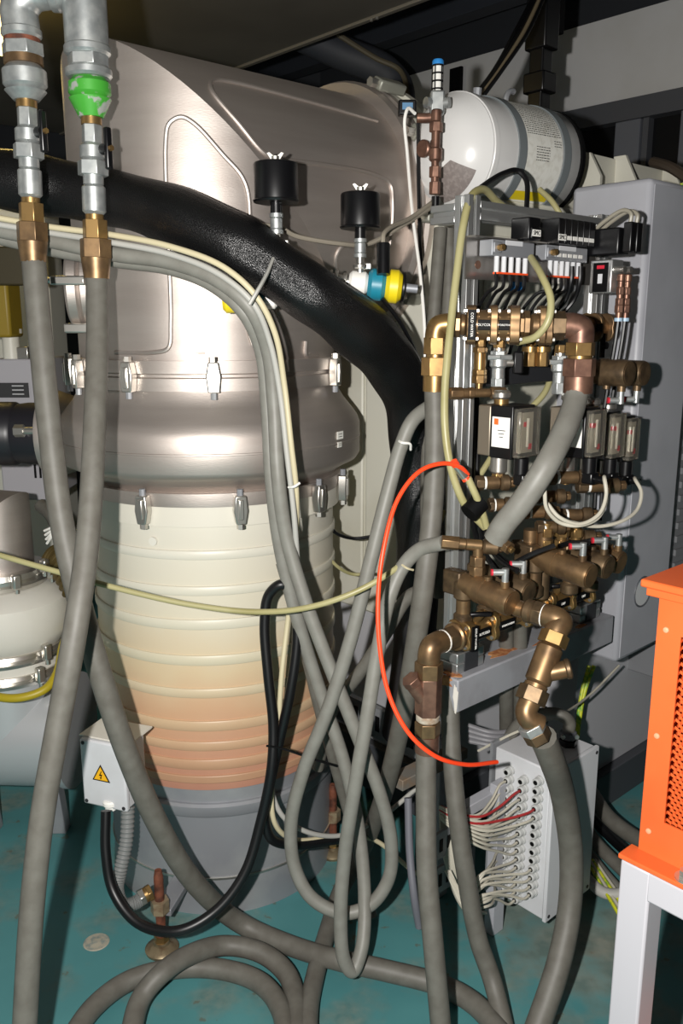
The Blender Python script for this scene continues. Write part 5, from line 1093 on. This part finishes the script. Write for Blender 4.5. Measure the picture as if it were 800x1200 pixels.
# cables on the floor behind the terminal box
for k, (pts, r_, m_) in enumerate((([(690, 925, 2.75), (715, 960, 2.6), (750, 985, 2.5), (790, 1000, 2.4)], .024, HOSED), ([(680, 960, 2.7), (700, 990, 2.55), (730, 1020, 2.45), (760, 1050, 2.36)], .020, HOSED), ([(690, 1000, 2.6), (705, 1020, 2.5), (730, 1050, 2.38), (750, 1080, 2.3)], .016, HOSE), ([(690, 955, 2.72), (720, 985, 2.62), (750, 1010, 2.5), (790, 1030, 2.4)], .018, BLACK), ([(688, 1030, 2.42), (705, 1045, 2.38), (722, 1048, 2.36), (745, 1040, 2.34)], .016, CONDUIT))):
    P = [at(*p) for p in pts]
    for p in P: p.z = max(p.z, r_+.004)
    tag(build(MB().tube(P, r_, 12), 'floor_conduit', m_), 'floor conduit behind the terminal box, %s' % ('thick ribbed grey at the top', 'second thick grey one', 'slim grey one sloping to the floor', 'black one below the thick grey', 'pale one at the box foot')[k], 'conduit', 'conduits on the floor behind the terminal box')
for k in range(4):
    P = [at(688+k*3, 1008, 2.5), at(700+k*4, 1030, 2.42), at(715+k*5, 1055, 2.34), at(730+k*6, 1080, 2.28)]
    for p in P: p.z = max(p.z, .006)
    tag(build(MB().tube(P, .005, 6), 'earth_wire', YGW if k % 2 == 0 else WIRE), '%s wire at the foot of the terminal box, %s' % (('yellow-green', 'beige')[k % 2], ('left', 'left', 'right', 'right')[k]), 'wire')
for k in range(2):
    tag(build(MB().tube([at(690+6*k, 780, 2.55), at(682+3*k, 810, 2.55), at(676+2*k, 850, 2.55), at(673+3*k, 880, 2.56)], .006, 8), 'earth_wire', YGW), 'yellow-green earth wire below the grey cabinet, %s' % ('left one', 'right one')[k], 'wire')
tag(build(MB().tube([at(725, 780, 2.6), at(690, 815, 2.5), at(650, 840, 2.3), at(600, 860, 2.25), at(560, 880, 2.3)], .0035, 6), 'signal_cable', WIRE), 'thin grey cable slanting from the grey cabinet to the rack', 'cable')
for k in range(4):
    tag(build(MB().tube([at(548, 850+6*k, 2.32), at(575, 858+5*k, 2.3), at(600, 856+6*k, 2.32), at(640, 830+5*k, 2.4)], .007, 8), 'tray_cable', mk('tray_grey', '#77767a', .5) if k == 0 else bpy.data.materials['tray_grey']), 'grey cable under the painted beam, %s of four' % ('top', 'second', 'third', 'lowest')[k], 'cable', 'grey cables under the beam')
# perforated cable tray low behind the hoses
ct = thing('cable_tray', 'dark slotted cable tray low behind the looped hoses', 'tray', at(430, 830, 2.6))
c = at(450, 850, 2.62)
build(MB().box(c, (.02, .5, .10), U, W), 'tray_side', STEELD, ct)
for k in range(10): build(MB().box(c-U*.0105+W*(-.22+.048*k)+Z*.0, (.002, .018, .05), U, W), 'slot', BLACKM, ct)
# ================================================================ orange cabinet on a white stand
oc = at(774, 690, 1.24); zt2 = at(766, 682, 1.25).z; oc.z = 0; zb2 = at(737, 1046, 1.24).z
ob = thing('orange_cabinet', 'orange sheet metal cabinet with mesh front on a white stand', 'cabinet', oc+Z*zb2)
OW = .36; OD = .30; ow = N  # front face runs along N, depth along U
zz = (zt2+zb2)/2; hh = zt2-zb2
tk_ = .003; mg = .037
build(MB().box(oc+U*OD*.5+N*(OW-.001)+Z*zz, (OD, tk_, hh), U, N), 'side_panel', ORANGE, ob)
build(MB().box(oc+U*OD*.5+N*.0015+Z*zz, (OD, tk_, hh), U, N), 'side_panel', ORANGE, ob)
build(MB().box(oc+U*OD+N*OW*.5+Z*zz, (tk_, OW, hh), U, N), 'back_panel', ORANGE, ob)
build(MB().box(oc+U*OD*.45+N*OW*.5+Z*(zt2+.006)-U*.004, (OD+.03, OW+.03, .012), U, N), 'top_lid', ORANGE, ob, .003)
build(MB().box(oc-U*.012+N*OW*.5+Z*(zt2-.004), (.004, OW+.03, .026), U, N), 'lid_lip', ORANGE, ob, .0015)
fr = .05
build(MB().box(oc+N*mg*.5+Z*zz, (tk_, mg, hh), U, N), 'front_frame', ORANGE, ob)
build(MB().box(oc+N*(OW-mg*.5)+Z*zz, (tk_, mg, hh), U, N), 'front_frame', ORANGE, ob)
for z_ in (zt2-.035, zb2+.035): build(MB().box(oc+N*OW*.5+Z*z_, (tk_, OW-2*mg, .07), U, N), 'front_frame', ORANGE, ob)
z = zb2+.07
b_ = MB(); pitch_z = .0125; pitch_n = .009
rr = 0
while z < zt2-.07:
    x = mg+(pitch_n/2 if rr % 2 else 0)
    while x < OW-mg:
        o = oc+N*x+Z*z
        # one slanted strand of expanded metal
        a0_ = o+U*.002; a1_ = o+N*pitch_n*.5+Z*pitch_z*.5-U*.003; a2_ = o+N*pitch_n-Z*0+U*.002; wz = Z*.0050
        b_.add([a0_, a1_, a1_+wz, a0_+wz], [(0, 1, 2, 3)]); b_.add([a1_, a2_, a2_+wz, a1_+wz], [(0, 1, 2, 3)])
        x += pitch_n
    z += pitch_z*.5; rr += 1
tag(build(b_, 'expanded_mesh', ORANGE, ob), kind='stuff')
build(MB().box(oc+U*.05+N*OW*.5+Z*zz, (.003, OW-.02, hh-.02), U, N), 'inner_panel', mk('inner_red', '#b8441c', .6), ob)
for y_ in (735, 862, 978):
    q = oc+N*.014; q.z = plane_hit(770, y_, oc, -U).z; q2 = q-U*.0015
    build(MB().lathe(q2, -U, [(0, .0045), (.0015, .004), (.0025, .0015)], 14), 'rivet', mk('rivet_pale', '#dc8a6a', .35) if 'rivet_pale' not in bpy.data.materials else bpy.data.materials['rivet_pale'], ob)
build(MB().box(oc-U*.016+N*OW*.5+Z*(zb2+.004), (.04, OW+.03, .008), U, N), 'base_flange', ORANGE, ob, .002)
bq = oc-U*.018+N*.085+Z*(zb2+.008)
bl = build(MB().cyl(bq, bq+Z*.003, .016, n=20), 'washer', STEEL2, ob); build(MB().cyl(bq+Z*.003, bq+Z*.014, .010, n=6), 'bolt_head', STEEL2, bl)
# white stand
ws = thing('white_stand', 'white square-tube stand beneath the orange cabinet', 'stand', oc+U*.1+N*.1)
TS = .05
corners = [(-.02, -.012), (OD, -.012), (-.02, OW), (OD, OW)]
for a_, b2 in corners: build(MB().box(oc+U*(a_+TS/2-.012)+N*(b2+TS/2)+Z*((zb2-.002)/2), (TS, TS, zb2-.002), U, N), 'leg', WHITEP, ws, .004)
for a_ in (-.02, OD): build(MB().box(oc+U*(a_+TS/2-.012)+N*(OW/2+.018)+Z*(zb2-.027), (TS, OW-.03, TS), U, N), 'rail', WHITEP, ws, .004)
for b2 in (-.012, OW): build(MB().box(oc+U*(OD/2+.002)+N*(b2+TS/2)+Z*(zb2-.027), (OD-.05, TS, TS), U, N), 'rail', WHITEP, ws, .004)
build(MB().box(oc+U*(OD/2)+N*(OW/2)+Z*(.32), (OD-.02, OW-.02, .02), U, N), 'shelf', ORANGE, ws, .003)

fm_ = fl(113, 1104)
tag(build(MB().lathe(fm_, Z, [(0, .034), (.0015, .032), (.002, .014), (.0024, .012)], 28), 'floor_anchor', mk('anchor_plaster', '#a39d8c', .8, 0, '#7d8680', 60)), 'round pale filled anchor mark in the teal floor', 'anchor')

tag(build(MB().tube([at(386, 618, 2.42), at(396, 626, 2.44), at(415, 631, 2.47), at(440, 628, 2.46)], .005, 8), 'signal_cable', BLACK), 'thin black cable across the cream side panel right of the column', 'cable')
tag(build(MB().tube([at(386, 655, 2.42), at(398, 666, 2.44), at(414, 673, 2.47), at(436, 672, 2.46)], .005, 8), 'signal_cable', OLIVE), 'thin yellowed cable across the cream side panel right of the column', 'cable')
